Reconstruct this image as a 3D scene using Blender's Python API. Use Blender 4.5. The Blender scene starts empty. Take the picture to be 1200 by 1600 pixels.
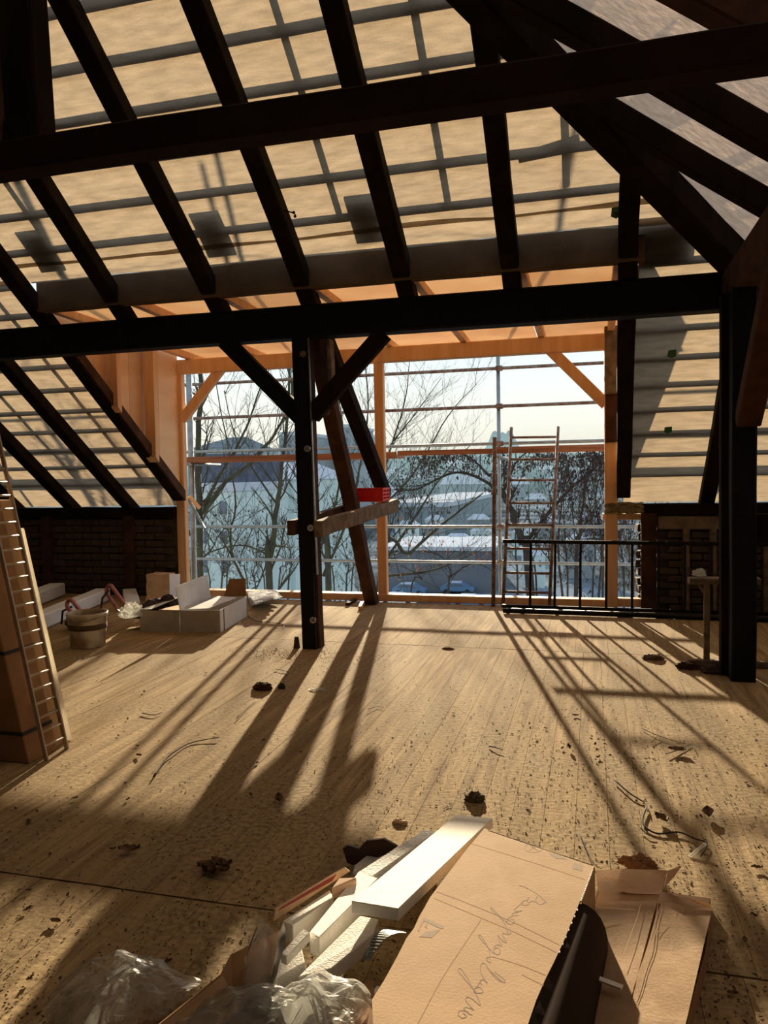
import bpy, bmesh, math, random
from mathutils import Vector, Matrix, noise
random.seed(7)
R = random.random
def ru(a, b): return a + (b - a) * R()

# ------------------------------------------------------------------ camera
F_PX = 1200.0; CAM_H = 1.6
yc = Vector((325, 60, 1200)).normalized()           # world Y (out of the window) in camera axes (right, up, forward)
xc = Vector((4425, 20, -1200)); xc = (xc - xc.dot(yc) * yc).normalized()
zc = Vector((xc.y * yc.z - xc.z * yc.y, xc.z * yc.x - xc.x * yc.z, xc.x * yc.y - xc.y * yc.x))
if zc.y < 0: zc = -zc
CAM = Vector((0, 0, CAM_H))
RIGHT = Vector((xc.x, yc.x, zc.x)); UP = Vector((xc.y, yc.y, zc.y)); FWD = Vector((xc.z, yc.z, zc.z))
cd = bpy.data.cameras.new('camera'); cam = bpy.data.objects.new('camera', cd)
bpy.context.scene.collection.objects.link(cam); bpy.context.scene.camera = cam
m3 = Matrix((RIGHT, UP, -FWD)).transposed()
cam.matrix_world = Matrix.Translation(CAM) @ m3.to_4x4()
cd.sensor_fit = 'VERTICAL'; cd.sensor_height = 24.0; cd.lens = 24.0 * F_PX / 1600.0
cd.clip_start = 0.05; cd.clip_end = 20000

# ------------------------------------------------------------------ world, sun, exposure
w = bpy.data.worlds.new('world'); bpy.context.scene.world = w; w.use_nodes = True
wn = w.node_tree; wn.nodes.clear()
out = wn.nodes.new('ShaderNodeOutputWorld'); bg = wn.nodes.new('ShaderNodeBackground')
tc = wn.nodes.new('ShaderNodeTexCoord'); sx = wn.nodes.new('ShaderNodeSeparateXYZ'); cr = wn.nodes.new('ShaderNodeValToRGB')
wn.links.new(tc.outputs['Generated'], sx.inputs[0]); wn.links.new(sx.outputs['Z'], cr.inputs[0])
wn.links.new(cr.outputs[0], bg.inputs[0]); wn.links.new(bg.outputs[0], out.inputs[0])
e = cr.color_ramp.elements
e[0].position = 0.0; e[0].color = (.96, .88, .70, 1)
e[1].position = 0.07; e[1].color = (.92, .92, .84, 1)
for p, c in ((.15, (.78, .90, .93)), (.3, (.62, .72, .78)), (1.0, (.40, .50, .62))):
    k = e.new(p); k.color = (*c, 1)
bg.inputs[1].default_value = 1.25
SUN_TAN = 0.245; SUN_DX = -0.222
sun_dir = Vector((SUN_DX, 1, SUN_TAN)).normalized()
sl = bpy.data.lights.new('sun', 'SUN'); sl.energy = 13.5; sl.angle = math.radians(0.6); sl.color = (1.0, .85, .59)
so = bpy.data.objects.new('sun', sl); bpy.context.scene.collection.objects.link(so)
so.rotation_euler = sun_dir.to_track_quat('Z', 'Y').to_euler(); so.location = sun_dir * 30 + Vector((0, 0, 5))
vs = bpy.context.scene.view_settings
vs.view_transform = 'Standard'; vs.look = 'None'; vs.gamma = 1; vs.use_curve_mapping = False; vs.exposure = 0.0

# ------------------------------------------------------------------ helpers
COL = bpy.context.scene.collection
def ray(px, py): return RIGHT * ((px - 600) / F_PX) + UP * ((800 - py) / F_PX) + FWD
def aY(px, py, Y): d = ray(px, py); return CAM + d * (Y / d.y)
def aX(px, py, X): d = ray(px, py); return CAM + d * (X / d.x)
def aZ(px, py, Z=0.0): d = ray(px, py); return CAM + d * ((Z - CAM_H) / d.z)
TP = .735                                            # roof pitch (rise over run)
UND = Vector((0, 6.77, 3.21)); NF = Vector((0, TP, 1))
def und(Y): return 3.21 + TP * (6.77 - Y)            # underside of the front rafters
RD = .175                                            # vertical depth of a rafter
def aR(px, py, up=0.0): d = ray(px, py); P = UND + Vector((0, 0, up)); return CAM + d * ((P - CAM).dot(NF) / d.dot(NF))

def link(name, me, mat=None, parent=None):
    o = bpy.data.objects.new(name, me); COL.objects.link(o)
    if mat is not None and me is not None and not me.materials: me.materials.append(mat)
    if parent is not None: o.parent = parent
    return o
def mesh(name, bm, mat=None, parent=None, smooth=False):
    me = bpy.data.meshes.new(name); bmesh.ops.recalc_face_normals(bm, faces=bm.faces); bm.to_mesh(me); bm.free()
    if smooth:
        for p in me.polygons: p.use_smooth = True
    return link(name, me, mat, parent)
def tag(o, label=None, cat=None, group=None, kind=None):
    if label: o['label'] = label
    if cat: o['category'] = cat
    if group: o['group'] = group
    if kind: o['kind'] = kind
    return o
def thing(name, label, cat, group=None, kind=None):
    o = bpy.data.objects.new(name, None); COL.objects.link(o); o.empty_display_size = .1
    return tag(o, label, cat, group, kind)
def settle(root):
    # move the Empty to the base of what it carries, keeping the parts where they are
    bpy.context.view_layer.update()
    pts = []
    for c in root.children_recursive:
        if c.type == 'MESH': pts += [c.matrix_world @ Vector(b) for b in c.bound_box]
    if not pts: return
    b = Vector((sum(p.x for p in pts) / len(pts), sum(p.y for p in pts) / len(pts), min(p.z for p in pts)))
    for c in root.children: c.location = c.location - b
    root.location = root.location + b

def box_bm(bm, c, s, rot=None):
    M = Matrix.Translation(c) @ (rot.to_4x4() if rot else Matrix.Identity(4)) @ Matrix.Diagonal((*s, 1))
    return bmesh.ops.create_cube(bm, size=1, matrix=M)['verts']
def bar_bm(bm, a, b, w, h, up=Vector((0, 0, 1)), cham=.08, jit=0.0, seg=1, w2=None, h2=None):
    a = Vector(a); b = Vector(b); t = (b - a).normalized(); s = t.cross(up)
    if s.length < 1e-4: s = t.cross(Vector((0, 1, 0)))
    s.normalize(); u = s.cross(t).normalized()
    c = cham * min(w, h)
    rings = []
    for i in range(seg + 1):
        f = i / seg; p = a.lerp(b, f); ww = (w + ((w2 or w) - w) * f) / 2; hh = (h + ((h2 or h) - h) * f) / 2
        q = [(-ww + c, -hh), (ww - c, -hh), (ww, -hh + c), (ww, hh - c), (ww - c, hh), (-ww + c, hh), (-ww, hh - c), (-ww, -hh + c)]
        jx, jy = (random.uniform(-jit, jit), random.uniform(-jit, jit)) if jit else (0, 0)
        rings.append([bm.verts.new(p + s * (x * (1 + random.uniform(-jit, jit) * 3) + jx) + u * (y * (1 + random.uniform(-jit, jit) * 3) + jy)) for x, y in q])
    for r0, r1 in zip(rings, rings[1:]):
        for k in range(8): bm.faces.new((r0[k], r0[(k + 1) % 8], r1[(k + 1) % 8], r1[k]))
    bm.faces.new(rings[0][::-1]); bm.faces.new(rings[-1])
def bar(name, a, b, w, h, mat, parent=None, up=Vector((0, 0, 1)), **kw):
    bm = bmesh.new(); bar_bm(bm, a, b, w, h, up, **kw); return mesh(name, bm, mat, parent)
def tube_bm(bm, pts, r, n=8, cap=True):
    pts = [Vector(p) for p in pts]; rs = r if isinstance(r, (list, tuple)) else [r] * len(pts)
    prev = None; rings = []
    for i, p in enumerate(pts):
        t = (pts[min(i + 1, len(pts) - 1)] - pts[max(i - 1, 0)])
        if t.length < 1e-9: t = Vector((0, 0, 1))
        t.normalize()
        if prev is None:
            s = t.orthogonal().normalized()
        else:
            s = (prev - t * prev.dot(t))
            s = s.normalized() if s.length > 1e-6 else t.orthogonal().normalized()
        prev = s; u = t.cross(s)
        rings.append([bm.verts.new(p + (s * math.cos(2 * math.pi * k / n) + u * math.sin(2 * math.pi * k / n)) * rs[i]) for k in range(n)])
    for r0, r1 in zip(rings, rings[1:]):
        for k in range(n): bm.faces.new((r0[k], r0[(k + 1) % n], r1[(k + 1) % n], r1[k]))
    if cap and n > 2: bm.faces.new(rings[0][::-1]); bm.faces.new(rings[-1])
def tube(name, pts, r, mat, parent=None, n=8, smooth=True):
    bm = bmesh.new(); tube_bm(bm, pts, r, n); return mesh(name, bm, mat, parent, smooth)
def prism_bm(bm, top, dz):
    # a solid from the outline of its top and a depth vector
    dz = Vector(dz); t = [bm.verts.new(Vector(p)) for p in top]; b = [bm.verts.new(Vector(p) + dz) for p in top]
    bm.faces.new(t); bm.faces.new(b[::-1]); n = len(t)
    for k in range(n): bm.faces.new((t[k], b[k], b[(k + 1) % n], t[(k + 1) % n]))
def prism(name, top, dz, mat, parent=None, bev=0.0):
    bm = bmesh.new(); prism_bm(bm, top, dz)
    if bev: bmesh.ops.bevel(bm, geom=list(bm.edges), offset=bev, segments=1, affect='EDGES')
    return mesh(name, bm, mat, parent)
def sheet_bm(bm, fn, nu, nv, thick=0.0, drop=None):
    g = [[bm.verts.new(fn(i / nu, j / nv)) for i in range(nu + 1)] for j in range(nv + 1)]
    fs = []
    for j in range(nv):
        for i in range(nu):
            if drop and drop((i + .5) / nu, (j + .5) / nv): continue
            fs.append(bm.faces.new((g[j][i], g[j][i + 1], g[j + 1][i + 1], g[j + 1][i])))
    if thick: bmesh.ops.solidify(bm, geom=fs, thickness=thick)

# ------------------------------------------------------------------ materials
MAT = {}
def mat(name, col, rough=.8, metal=0.0, var=0.0, scale=4.0, col2=None, bump=0.0, bscale=None, stretch=None, island=0.0, spec=None, detail=6, coords='Object'):
    m = bpy.data.materials.new(name); m.use_nodes = True; nt = m.node_tree; p = nt.nodes['Principled BSDF']
    p.inputs['Roughness'].default_value = rough; p.inputs['Metallic'].default_value = metal
    if spec is not None: p.inputs['Specular IOR Level'].default_value = spec
    MAT[name] = m
    if not (var or col2 or bump or island):
        p.inputs['Base Color'].default_value = (*col, 1); return m
    t = nt.nodes.new('ShaderNodeTexCoord'); mp = nt.nodes.new('ShaderNodeMapping'); nz = nt.nodes.new('ShaderNodeTexNoise')
    if coords == 'World':
        geo = nt.nodes.new('ShaderNodeNewGeometry'); nt.links.new(geo.outputs['Position'], mp.inputs[0])
    else: nt.links.new(t.outputs['Object'], mp.inputs[0])
    if stretch: mp.inputs['Scale'].default_value = stretch
    nt.links.new(mp.outputs[0], nz.inputs['Vector']); nz.inputs['Scale'].default_value = scale; nz.inputs['Detail'].default_value = detail
    mx = nt.nodes.new('ShaderNodeMix'); mx.data_type = 'RGBA'
    c2 = col2 or tuple(c * (1 - var) for c in col)
    mx.inputs['A'].default_value = (*col, 1); mx.inputs['B'].default_value = (*c2, 1)
    rmp = nt.nodes.new('ShaderNodeMapRange'); rmp.inputs['From Min'].default_value = .38; rmp.inputs['From Max'].default_value = .62
    nt.links.new(nz.outputs['Fac'], rmp.inputs['Value']); nt.links.new(rmp.outputs[0], mx.inputs['Factor'])
    last = mx.outputs['Result']
    if island:
        oi = nt.nodes.new('ShaderNodeObjectInfo'); mr = nt.nodes.new('ShaderNodeMapRange')
        mr.inputs['To Min'].default_value = 1 - island; mr.inputs['To Max'].default_value = 1 + island * .6
        nt.links.new(oi.outputs['Random'], mr.inputs['Value'])
        vm = nt.nodes.new('ShaderNodeVectorMath'); vm.operation = 'SCALE'
        nt.links.new(last, vm.inputs[0]); nt.links.new(mr.outputs[0], vm.inputs['Scale']); last = vm.outputs[0]
    nt.links.new(last, p.inputs['Base Color'])
    if bump:
        nb = nt.nodes.new('ShaderNodeTexNoise'); nb.inputs['Scale'].default_value = bscale or scale * 3; nb.inputs['Detail'].default_value = 4
        nt.links.new(mp.outputs[0], nb.inputs['Vector'])
        b = nt.nodes.new('ShaderNodeBump'); b.inputs['Strength'].default_value = bump; b.inputs['Distance'].default_value = .01
        nt.links.new(nb.outputs['Fac'], b.inputs['Height']); nt.links.new(b.outputs[0], p.inputs['Normal'])
    return m
old_wood = mat('old_dark_timber', (.018, .010, .008), .9, var=.5, scale=6, bump=.5, bscale=30, stretch=(1, 1, .3), spec=.12)
brown_wood = mat('old_brown_timber', (.085, .038, .022), .85, var=.45, scale=5, bump=.5, bscale=25, spec=.2)
tie_wood = mat('reddish_dark_timber', (.022, .010, .007), .9, var=.4, scale=5, bump=.4, bscale=25, spec=.15)
beam_wood = mat('dull_brown_timber', (.15, .10, .062), .85, var=.3, scale=3, bump=.3, bscale=25, spec=.2)  # beam lightened: glow through the membrane is put into its colour
greyish_card = mat('dirty_white_card', (.46, .42, .34), .8, var=.2, scale=6)  # greyer and browner than white_card, for the front panels
shade_card = mat('dark_flap_card', (.07, .036, .02), .9)  # flap colour darkened to stand for the shade inside the carton
grey_wood = mat('weathered_timber', (.22, .16, .11), .85, var=.5, scale=9, bump=.4, bscale=40)
new_wood = mat('new_spruce', (.84, .54, .30), .6, col2=(.76, .44, .22), scale=2.2, bump=.15, bscale=30, stretch=(6, 6, .6))
new_ply = mat('spruce_boarding', (.88, .62, .38), .6, col2=(.80, .52, .29), scale=1.5, bump=.1, bscale=30, stretch=(1, 1, 4), island=.12)
black_paint = mat('black_painted_timber', (.007, .0065, .009), .7, var=.3, scale=10, bump=.2, spec=.15)
black_metal = mat('black_metal', (.012, .011, .011), .45, .6, var=.3, scale=20)
steel = mat('galvanised_steel', (.34, .36, .36), .4, .85, var=.25, scale=12)
rust = mat('rusty_steel', (.16, .085, .06), .65, .5, col2=(.28, .24, .22), scale=14)
alu = mat('ladder_aluminium', (.50, .42, .33), .45, .6, var=.2, scale=15)
deck = mat('scaffold_plank', (.36, .16, .09), .7, var=.4, scale=5, stretch=(.3, 4, 4))
card = mat('cardboard', (.50, .315, .165), .85, col2=(.44, .27, .135), scale=7, bump=.08, bscale=120)
card_d = mat('inner_cardboard', (.34, .18, .085), .9, var=.2, scale=6)
card_l = mat('pale_cardboard', (.74, .54, .35), .85, col2=(.60, .41, .24), scale=9, bump=.15, bscale=90)
print_ink = mat('printed_ink', (.24, .155, .09), .8)
pen = mat('pen_ink', (.20, .125, .085), .8)
foam = mat('white_foam', (.95, .92, .85), .75, var=.05, scale=60, bump=.3, bscale=160)
foam2 = mat('grey_foam', (.62, .61, .60), .75, var=.12, scale=30, bump=.6, bscale=90)
white_card = mat('white_coated_card', (.80, .82, .86), .7, var=.1, scale=4)
plastic_w = mat('white_plastic', (.66, .60, .48), .5, col2=(.30, .20, .12), scale=5)
red = mat('red_plastic', (.75, .015, .012), .4)
pink = mat('pink_grip', (.62, .24, .24), .6, var=.3, scale=14)
bag_m = mat('dark_bag_cloth', (.045, .028, .025), .8, var=.5, scale=10, bump=.5)
brickm = mat('old_brick', (.10, .068, .046), .9, col2=(.065, .046, .034), scale=5, bump=.9, bscale=18, island=.2)
mortar = mat('mortar', (.08, .06, .042), .95, var=.5, scale=6, bump=.8, bscale=14)
leafm = mat('dry_leaf', (.20, .11, .05), .8, var=.5, scale=30)
chip = mat('wood_crumbs', (.15, .10, .055), .9, var=.6, scale=40)
bark = mat('bark', (.035, .032, .026), .9, col2=(.05, .055, .03), scale=3)
barkd = mat('dark_bark', (.045, .036, .032), .9, var=.4, scale=4)
dleaf = mat('withered_tree_leaf', (.07, .035, .03), .8, var=.4, scale=3)
oleaf = mat('orange_tree_leaf', (.42, .14, .05), .8)
snow = mat('snow', (.50, .56, .66), .8, spec=0.0, var=.06, scale=.3)
pale_wall = mat('pale_plaster', (.55, .68, .70), .9, spec=0.0, var=.06, scale=.3)
wall_b = mat('grey_plaster', (.30, .35, .40), .9, spec=0.0, var=.1, scale=.2, island=.3)
slate = mat('slate_roof', (.12, .14, .20), .7, spec=0.0, var=.3, scale=1.5)
winm = mat('dark_window', (.10, .14, .20), .3)
ground_m = mat('snowy_ground', (.20, .25, .32), .9, spec=0.0, col2=(.05, .06, .065), scale=.06, coords='World')
hill_m = mat('wooded_hillside', (.018, .024, .026), .95, spec=0.0, col2=(.05, .065, .08), scale=.03, coords='World', detail=12)
rock_m = mat('far_rock', (.16, .17, .18), .95, var=.3, scale=.02)
car_m = mat('blue_car_paint', (.12, .25, .45), .3, .3); carw_m = mat('white_car_paint', (.75, .78, .8), .3); tyre = mat('tyre', (.02, .02, .02), .8)
cable_m = mat('black_rubber', (.015, .013, .012), .6)
roof_dark = mat('opaque_roof_boards', (.05, .035, .025), .9, var=.4, scale=3)
green = mat('green_sticker', (.03, .16, .05), .5)
hay = mat('mineral_wool', (.34, .28, .14), .95, var=.6, scale=40, bump=1, bscale=70)
redprint = mat('red_print', (.40, .08, .06), .7)

def floor_material():
    m = bpy.data.materials.new('dusty_floor_board'); m.use_nodes = True; nt = m.node_tree; p = nt.nodes['Principled BSDF']
    L = nt.links.new; N = nt.nodes.new
    geo = N('ShaderNodeNewGeometry')
    mp = N('ShaderNodeMapping'); mp.inputs['Scale'].default_value = (9, .55, 1); L(geo.outputs['Position'], mp.inputs[0])
    g = N('ShaderNodeTexNoise'); g.inputs['Scale'].default_value = 2.2; g.inputs['Detail'].default_value = 8; g.inputs['Distortion'].default_value = .8; L(mp.outputs[0], g.inputs['Vector'])
    d = N('ShaderNodeTexNoise'); d.inputs['Scale'].default_value = 1.1; d.inputs['Detail'].default_value = 7; L(geo.outputs['Position'], d.inputs['Vector'])
    f = N('ShaderNodeTexNoise'); f.inputs['Scale'].default_value = 38; f.inputs['Detail'].default_value = 5; L(geo.outputs['Position'], f.inputs['Vector'])
    def ramp(src, a, b):
        r = N('ShaderNodeMapRange'); r.inputs['From Min'].default_value = a; r.inputs['From Max'].default_value = b; L(src, r.inputs['Value']); return r.outputs[0]
    def mix(fac, a, b):
        x = N('ShaderNodeMix'); x.data_type = 'RGBA'
        for k, v in (('A', a), ('B', b)):
            if isinstance(v, tuple): x.inputs[k].default_value = (*v, 1)
            else: L(v, x.inputs[k])
        L(fac, x.inputs['Factor']); return x.outputs['Result']
    wood = mix(ramp(g.outputs['Fac'], .35, .65), (.47, .335, .180), (.235, .155, .078))
    dust = mix(ramp(f.outputs['Fac'], .35, .7), (.42, .305, .165), (.18, .122, .062))
    c = mix(ramp(d.outputs['Fac'], .40, .60), wood, dust)
    dirt = N('ShaderNodeTexNoise'); dirt.inputs['Scale'].default_value = 95; dirt.inputs['Detail'].default_value = 3; L(geo.outputs['Position'], dirt.inputs['Vector'])
    c = mix(ramp(dirt.outputs['Fac'], .70, .78), c, (.09, .06, .035))
    oi = N('ShaderNodeObjectInfo'); mr = N('ShaderNodeMapRange'); mr.inputs['To Min'].default_value = .90; mr.inputs['To Max'].default_value = 1.08; L(oi.outputs['Random'], mr.inputs['Value'])
    vm = N('ShaderNodeVectorMath'); vm.operation = 'SCALE'; L(c, vm.inputs[0]); L(mr.outputs[0], vm.inputs['Scale'])
    L(vm.outputs[0], p.inputs['Base Color']); p.inputs['Roughness'].default_value = .9; p.inputs['Specular IOR Level'].default_value = .12
    b1 = N('ShaderNodeBump'); b1.inputs['Strength'].default_value = .55; b1.inputs['Distance'].default_value = .006
    ad = N('ShaderNodeMath'); ad.operation = 'ADD'; L(g.outputs['Fac'], ad.inputs[0]); L(f.outputs['Fac'], ad.inputs[1]); L(ad.outputs[0], b1.inputs['Height'])
    L(b1.outputs[0], p.inputs['Normal'])
    return m
floor_m = floor_material()

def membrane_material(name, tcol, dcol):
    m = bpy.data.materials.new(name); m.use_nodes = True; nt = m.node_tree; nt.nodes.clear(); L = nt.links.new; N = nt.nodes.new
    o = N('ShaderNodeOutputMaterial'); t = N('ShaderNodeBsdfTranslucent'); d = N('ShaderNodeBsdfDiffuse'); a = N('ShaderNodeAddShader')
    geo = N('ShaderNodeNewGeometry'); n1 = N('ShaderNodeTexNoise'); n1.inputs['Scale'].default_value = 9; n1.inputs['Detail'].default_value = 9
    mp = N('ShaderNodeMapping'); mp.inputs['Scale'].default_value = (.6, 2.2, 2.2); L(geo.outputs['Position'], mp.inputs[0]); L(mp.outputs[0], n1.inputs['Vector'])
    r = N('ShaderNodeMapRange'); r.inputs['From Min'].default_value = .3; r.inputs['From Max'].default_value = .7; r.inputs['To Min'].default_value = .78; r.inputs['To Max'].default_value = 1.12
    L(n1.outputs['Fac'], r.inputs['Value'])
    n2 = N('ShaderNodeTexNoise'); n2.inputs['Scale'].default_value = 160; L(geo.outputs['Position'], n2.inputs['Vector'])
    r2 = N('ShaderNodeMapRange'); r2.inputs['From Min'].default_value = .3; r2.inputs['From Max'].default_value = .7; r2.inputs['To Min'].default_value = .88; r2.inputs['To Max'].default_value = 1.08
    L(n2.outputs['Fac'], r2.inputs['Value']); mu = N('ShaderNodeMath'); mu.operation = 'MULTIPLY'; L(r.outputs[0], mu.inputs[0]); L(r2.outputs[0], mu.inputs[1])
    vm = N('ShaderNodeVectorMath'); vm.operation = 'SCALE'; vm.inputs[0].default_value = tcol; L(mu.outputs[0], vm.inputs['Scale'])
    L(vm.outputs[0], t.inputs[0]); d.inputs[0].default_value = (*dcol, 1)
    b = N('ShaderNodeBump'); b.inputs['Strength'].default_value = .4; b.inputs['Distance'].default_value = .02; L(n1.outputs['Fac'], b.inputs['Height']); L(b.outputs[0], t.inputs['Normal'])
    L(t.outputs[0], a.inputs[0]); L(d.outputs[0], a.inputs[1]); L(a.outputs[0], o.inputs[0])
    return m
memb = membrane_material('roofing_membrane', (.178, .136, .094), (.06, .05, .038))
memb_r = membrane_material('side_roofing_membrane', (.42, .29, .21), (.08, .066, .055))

def film_material(name, tint=(.9, .93, .92), milk=.12, gloss=.25):
    m = bpy.data.materials.new(name); m.use_nodes = True; nt = m.node_tree; nt.nodes.clear(); L = nt.links.new; N = nt.nodes.new
    o = N('ShaderNodeOutputMaterial'); tr = N('ShaderNodeBsdfTransparent'); tr.inputs[0].default_value = (*tint, 1)
    gl = N('ShaderNodeBsdfGlossy'); gl.inputs['Roughness'].default_value = .28
    df = N('ShaderNodeBsdfDiffuse'); df.inputs[0].default_value = (.8, .8, .76, 1); tl = N('ShaderNodeBsdfTranslucent'); tl.inputs[0].default_value = (.8, .8, .75, 1)
    ad = N('ShaderNodeMixShader'); ad.inputs[0].default_value = .5; L(df.outputs[0], ad.inputs[1]); L(tl.outputs[0], ad.inputs[2])
    m1 = N('ShaderNodeMixShader'); m1.inputs[0].default_value = milk; L(tr.outputs[0], m1.inputs[1]); L(ad.outputs[0], m1.inputs[2])
    fr = N('ShaderNodeLayerWeight'); fr.inputs[0].default_value = gloss
    m2 = N('ShaderNodeMixShader'); L(fr.outputs['Fresnel'], m2.inputs[0]); L(m1.outputs[0], m2.inputs[1]); L(gl.outputs[0], m2.inputs[2]); L(m2.outputs[0], o.inputs[0])
    return m
film = film_material('clear_film', (.97, .975, .965), .27, .20); film_milk = film_material('milky_film', (.97, .97, .95), .60, .07)

# ================================================================== THE ROOM
# floor of long boards
fl = bmesh.new(); box_bm(fl, (-2.5, 1.2, -.075), (14, 16.6, .10)); floor = mesh('floor', fl, mat('floor_gap', (.03, .02, .012), .9)); floor['kind'] = 'structure'
PW = .145
for (y0, y1, x0, x1) in ((-.6, 2.565, -5.2, 2.9), (2.575, 7.045, -8.2, 3.9), (7.055, 9.42, -9.0, 4.2)):
    me = None
    for i in range(int((x1 - x0) / PW)):
        x = x0 + i * PW
        bm = bmesh.new(); hh = random.uniform(-.0009, .0009)
        vs_ = box_bm(bm, (0, (y1 - y0) / 2, -.0125 + hh), (PW - .0018, y1 - y0, .025))
        o = mesh('floor_plank', bm, floor_m, floor); o.location = (x + PW / 2, y0, 0); o.rotation_euler.x = 0
# walls: low knee walls in front, closed sides and back
def masonry(name, x0, x1, y0, z0, z1, L, H, gaps=()):
    bm = bmesh.new(); box_bm(bm, ((x0 + x1) / 2, y0 + .17, (z0 + z1) / 2), (x1 - x0, .26, z1 - z0)); wo = mesh(name, bm, mortar); wo['kind'] = 'structure'
    protos = []
    for k in range(6):
        bm = bmesh.new(); box_bm(bm, (0, 0, 0), (L - .015, .12, H - .014)); bmesh.ops.bevel(bm, geom=list(bm.edges), offset=.008, segments=1, affect='EDGES')
        for v in bm.verts: v.co += Vector((random.uniform(-.006, .006), random.uniform(-.012, .004), random.uniform(-.005, .005)))
        me = bpy.data.meshes.new('brick'); bm.to_mesh(me); bm.free(); me.materials.append(brickm); protos.append(me)
    nrow = int((z1 - z0) / H)
    for r in range(nrow):
        n = int((x1 - x0) / L)
        for c in range(n):
            cx = x0 + (c + .5 + (.5 if r % 2 else 0)) * L
            if cx + L / 2 > x1: continue
            if any(a < cx < b for a, b in gaps): continue
            o = link('brick', random.choice(protos), None, wo); o.location = (cx, y0 + .05 + random.uniform(-.012, .015), z0 + (r + .5) * H); o.rotation_euler = (0, ru(-.02, .02), ru(-.03, .03))
    return wo
wl = masonry('wall_front_left', -9.2, -5.53, 9.44, -.1, 1.12, .29, .098)
wr = masonry('wall_front_right', .72, 4.2, 9.44, -.1, 1.12, .25, .085, gaps=())
# timber pieces set in the right-hand low wall
for (x, w_, a, b) in ((.63, .17, 0, 1.13), (1.04, .07, .0, .95), (1.33, .07, .0, .95), (1.9, .1, 0, 1.1), (2.6, .1, 0, 1.1)):
    bar('wall_stud', (x, 9.42, a), (x, 9.42, b), w_, .10, grey_wood if x > .8 else brown_wood, wr, up=Vector((0, 1, 0)), jit=.004, seg=4)
bar('wall_board', (.74, 9.42, 1.02), (4.1, 9.42, 1.02), .05, .15, grey_wood, wr, jit=.004, seg=6)
for (x, w_) in ((-6.25, .14), (-7.6, .14)):
    bar('wall_stud', (x, 9.42, 0), (x, 9.42, 1.12), w_, .10, brown_wood, wl, up=Vector((0, 1, 0)), jit=.004, seg=4)
def panel(name, pts, m, thick=.08, kind='structure', parent=None):
    bm = bmesh.new(); vv = [bm.verts.new(p) for p in pts]; f = bm.faces.new(vv); bmesh.ops.solidify(bm, geom=[f], thickness=thick)
    o = mesh(name, bm, m, parent)
    if kind and not parent: o['kind'] = kind
    return o
RIDGE_Y = 1.0; RZ = und(RIDGE_Y) + RD
panel('wall_left', [(-9.25, 9.7, 0), (-9.25, 9.7, 1.2), (-9.25, RIDGE_Y, RZ + .1), (-9.25, -7.0, 1.5), (-9.25, -7.0, 0)], roof_dark)
panel('wall_back', [(-9.2, -7.0, 0), (4.3, -7.0, 0), (4.3, -7.0, 1.8), (-9.2, -7.0, 1.8)], roof_dark)
panel('wall_right', [(4.3, 9.7, 0), (4.3, -7.0, 0), (4.3, -7.0, 1.15), (4.3, 9.7, 1.15)], roof_dark)

# ------------------------------------------------------------------ roof skin
HC = 5.62                                            # hip in plan: Y = X + HC
ceiling = tag(thing('ceiling', None, None), kind='structure')
def wr_(x, y, s=1.0): return (noise.noise(Vector((x * 1.1, y * 2.3, 3))) * .016 + noise.noise(Vector((x * 3.3, y * 7, 9))) * .006) * s
def memb_front(x0f, x1f, ya, yb, nx, ny, extra=0.0):
    bm = bmesh.new()
    def fn(u, v):
        y = ya + (yb - ya) * v; xa = x0f(y); xb = x1f(y); x = xa + (xb - xa) * u
        return Vector((x, y, und(y) + RD + .008 + wr_(x, y)))
    sheet_bm(bm, fn, nx, ny); return mesh('membrane_sheet', bm, memb, ceiling, True)
hipx = lambda y: y - HC
YT = 6.50
memb_front(lambda y: -9.2, lambda y: hipx(y), RIDGE_Y, 3.0, 60, 20)
memb_front(lambda y: -9.2, lambda y: hipx(y), 3.0, YT - .12, 110, 50)
def hem(u, v):
    x = -9.2 + (hipx(YT) + 9.2) * u; y = YT - .16 + .17 * v
    return Vector((x, y, und(y) + RD + .0 - .012 * v + wr_(x, y) + .012 * math.sin(v * 9 + noise.noise(Vector((x, 0, 0))) * 4)))
bm = bmesh.new(); sheet_bm(bm, hem, 120, 6); mesh('membrane_hem', bm, memb, ceiling, True)
memb_front(lambda y: -9.2, lambda y: -5.43, YT - .02, 9.685, 60, 60)
memb_front(lambda y: .36, lambda y: hipx(y), YT - .02, 9.685, 40, 60)
# right-hand slope (falls towards +X)
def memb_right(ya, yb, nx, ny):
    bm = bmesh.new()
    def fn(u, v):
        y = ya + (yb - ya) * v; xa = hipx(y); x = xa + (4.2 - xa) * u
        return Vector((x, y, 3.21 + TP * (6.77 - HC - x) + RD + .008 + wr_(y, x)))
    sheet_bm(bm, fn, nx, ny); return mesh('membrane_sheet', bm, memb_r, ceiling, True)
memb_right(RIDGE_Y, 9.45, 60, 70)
def slope_r(x): return 3.21 + TP * (6.77 - HC - x)
# closed rear slopes behind the camera
panel('ceiling_back', [(-9.2, RIDGE_Y, RZ), (-4.62, RIDGE_Y, RZ), (4.2, -7.1, 1.25), (-9.2, -7.1, 1.55)], roof_dark)
panel('ceiling_right_back', [(-4.62, RIDGE_Y, RZ), (4.2, RIDGE_Y, slope_r(4.2) + RD), (4.2, -7.1, 1.15)], roof_dark)
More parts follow.
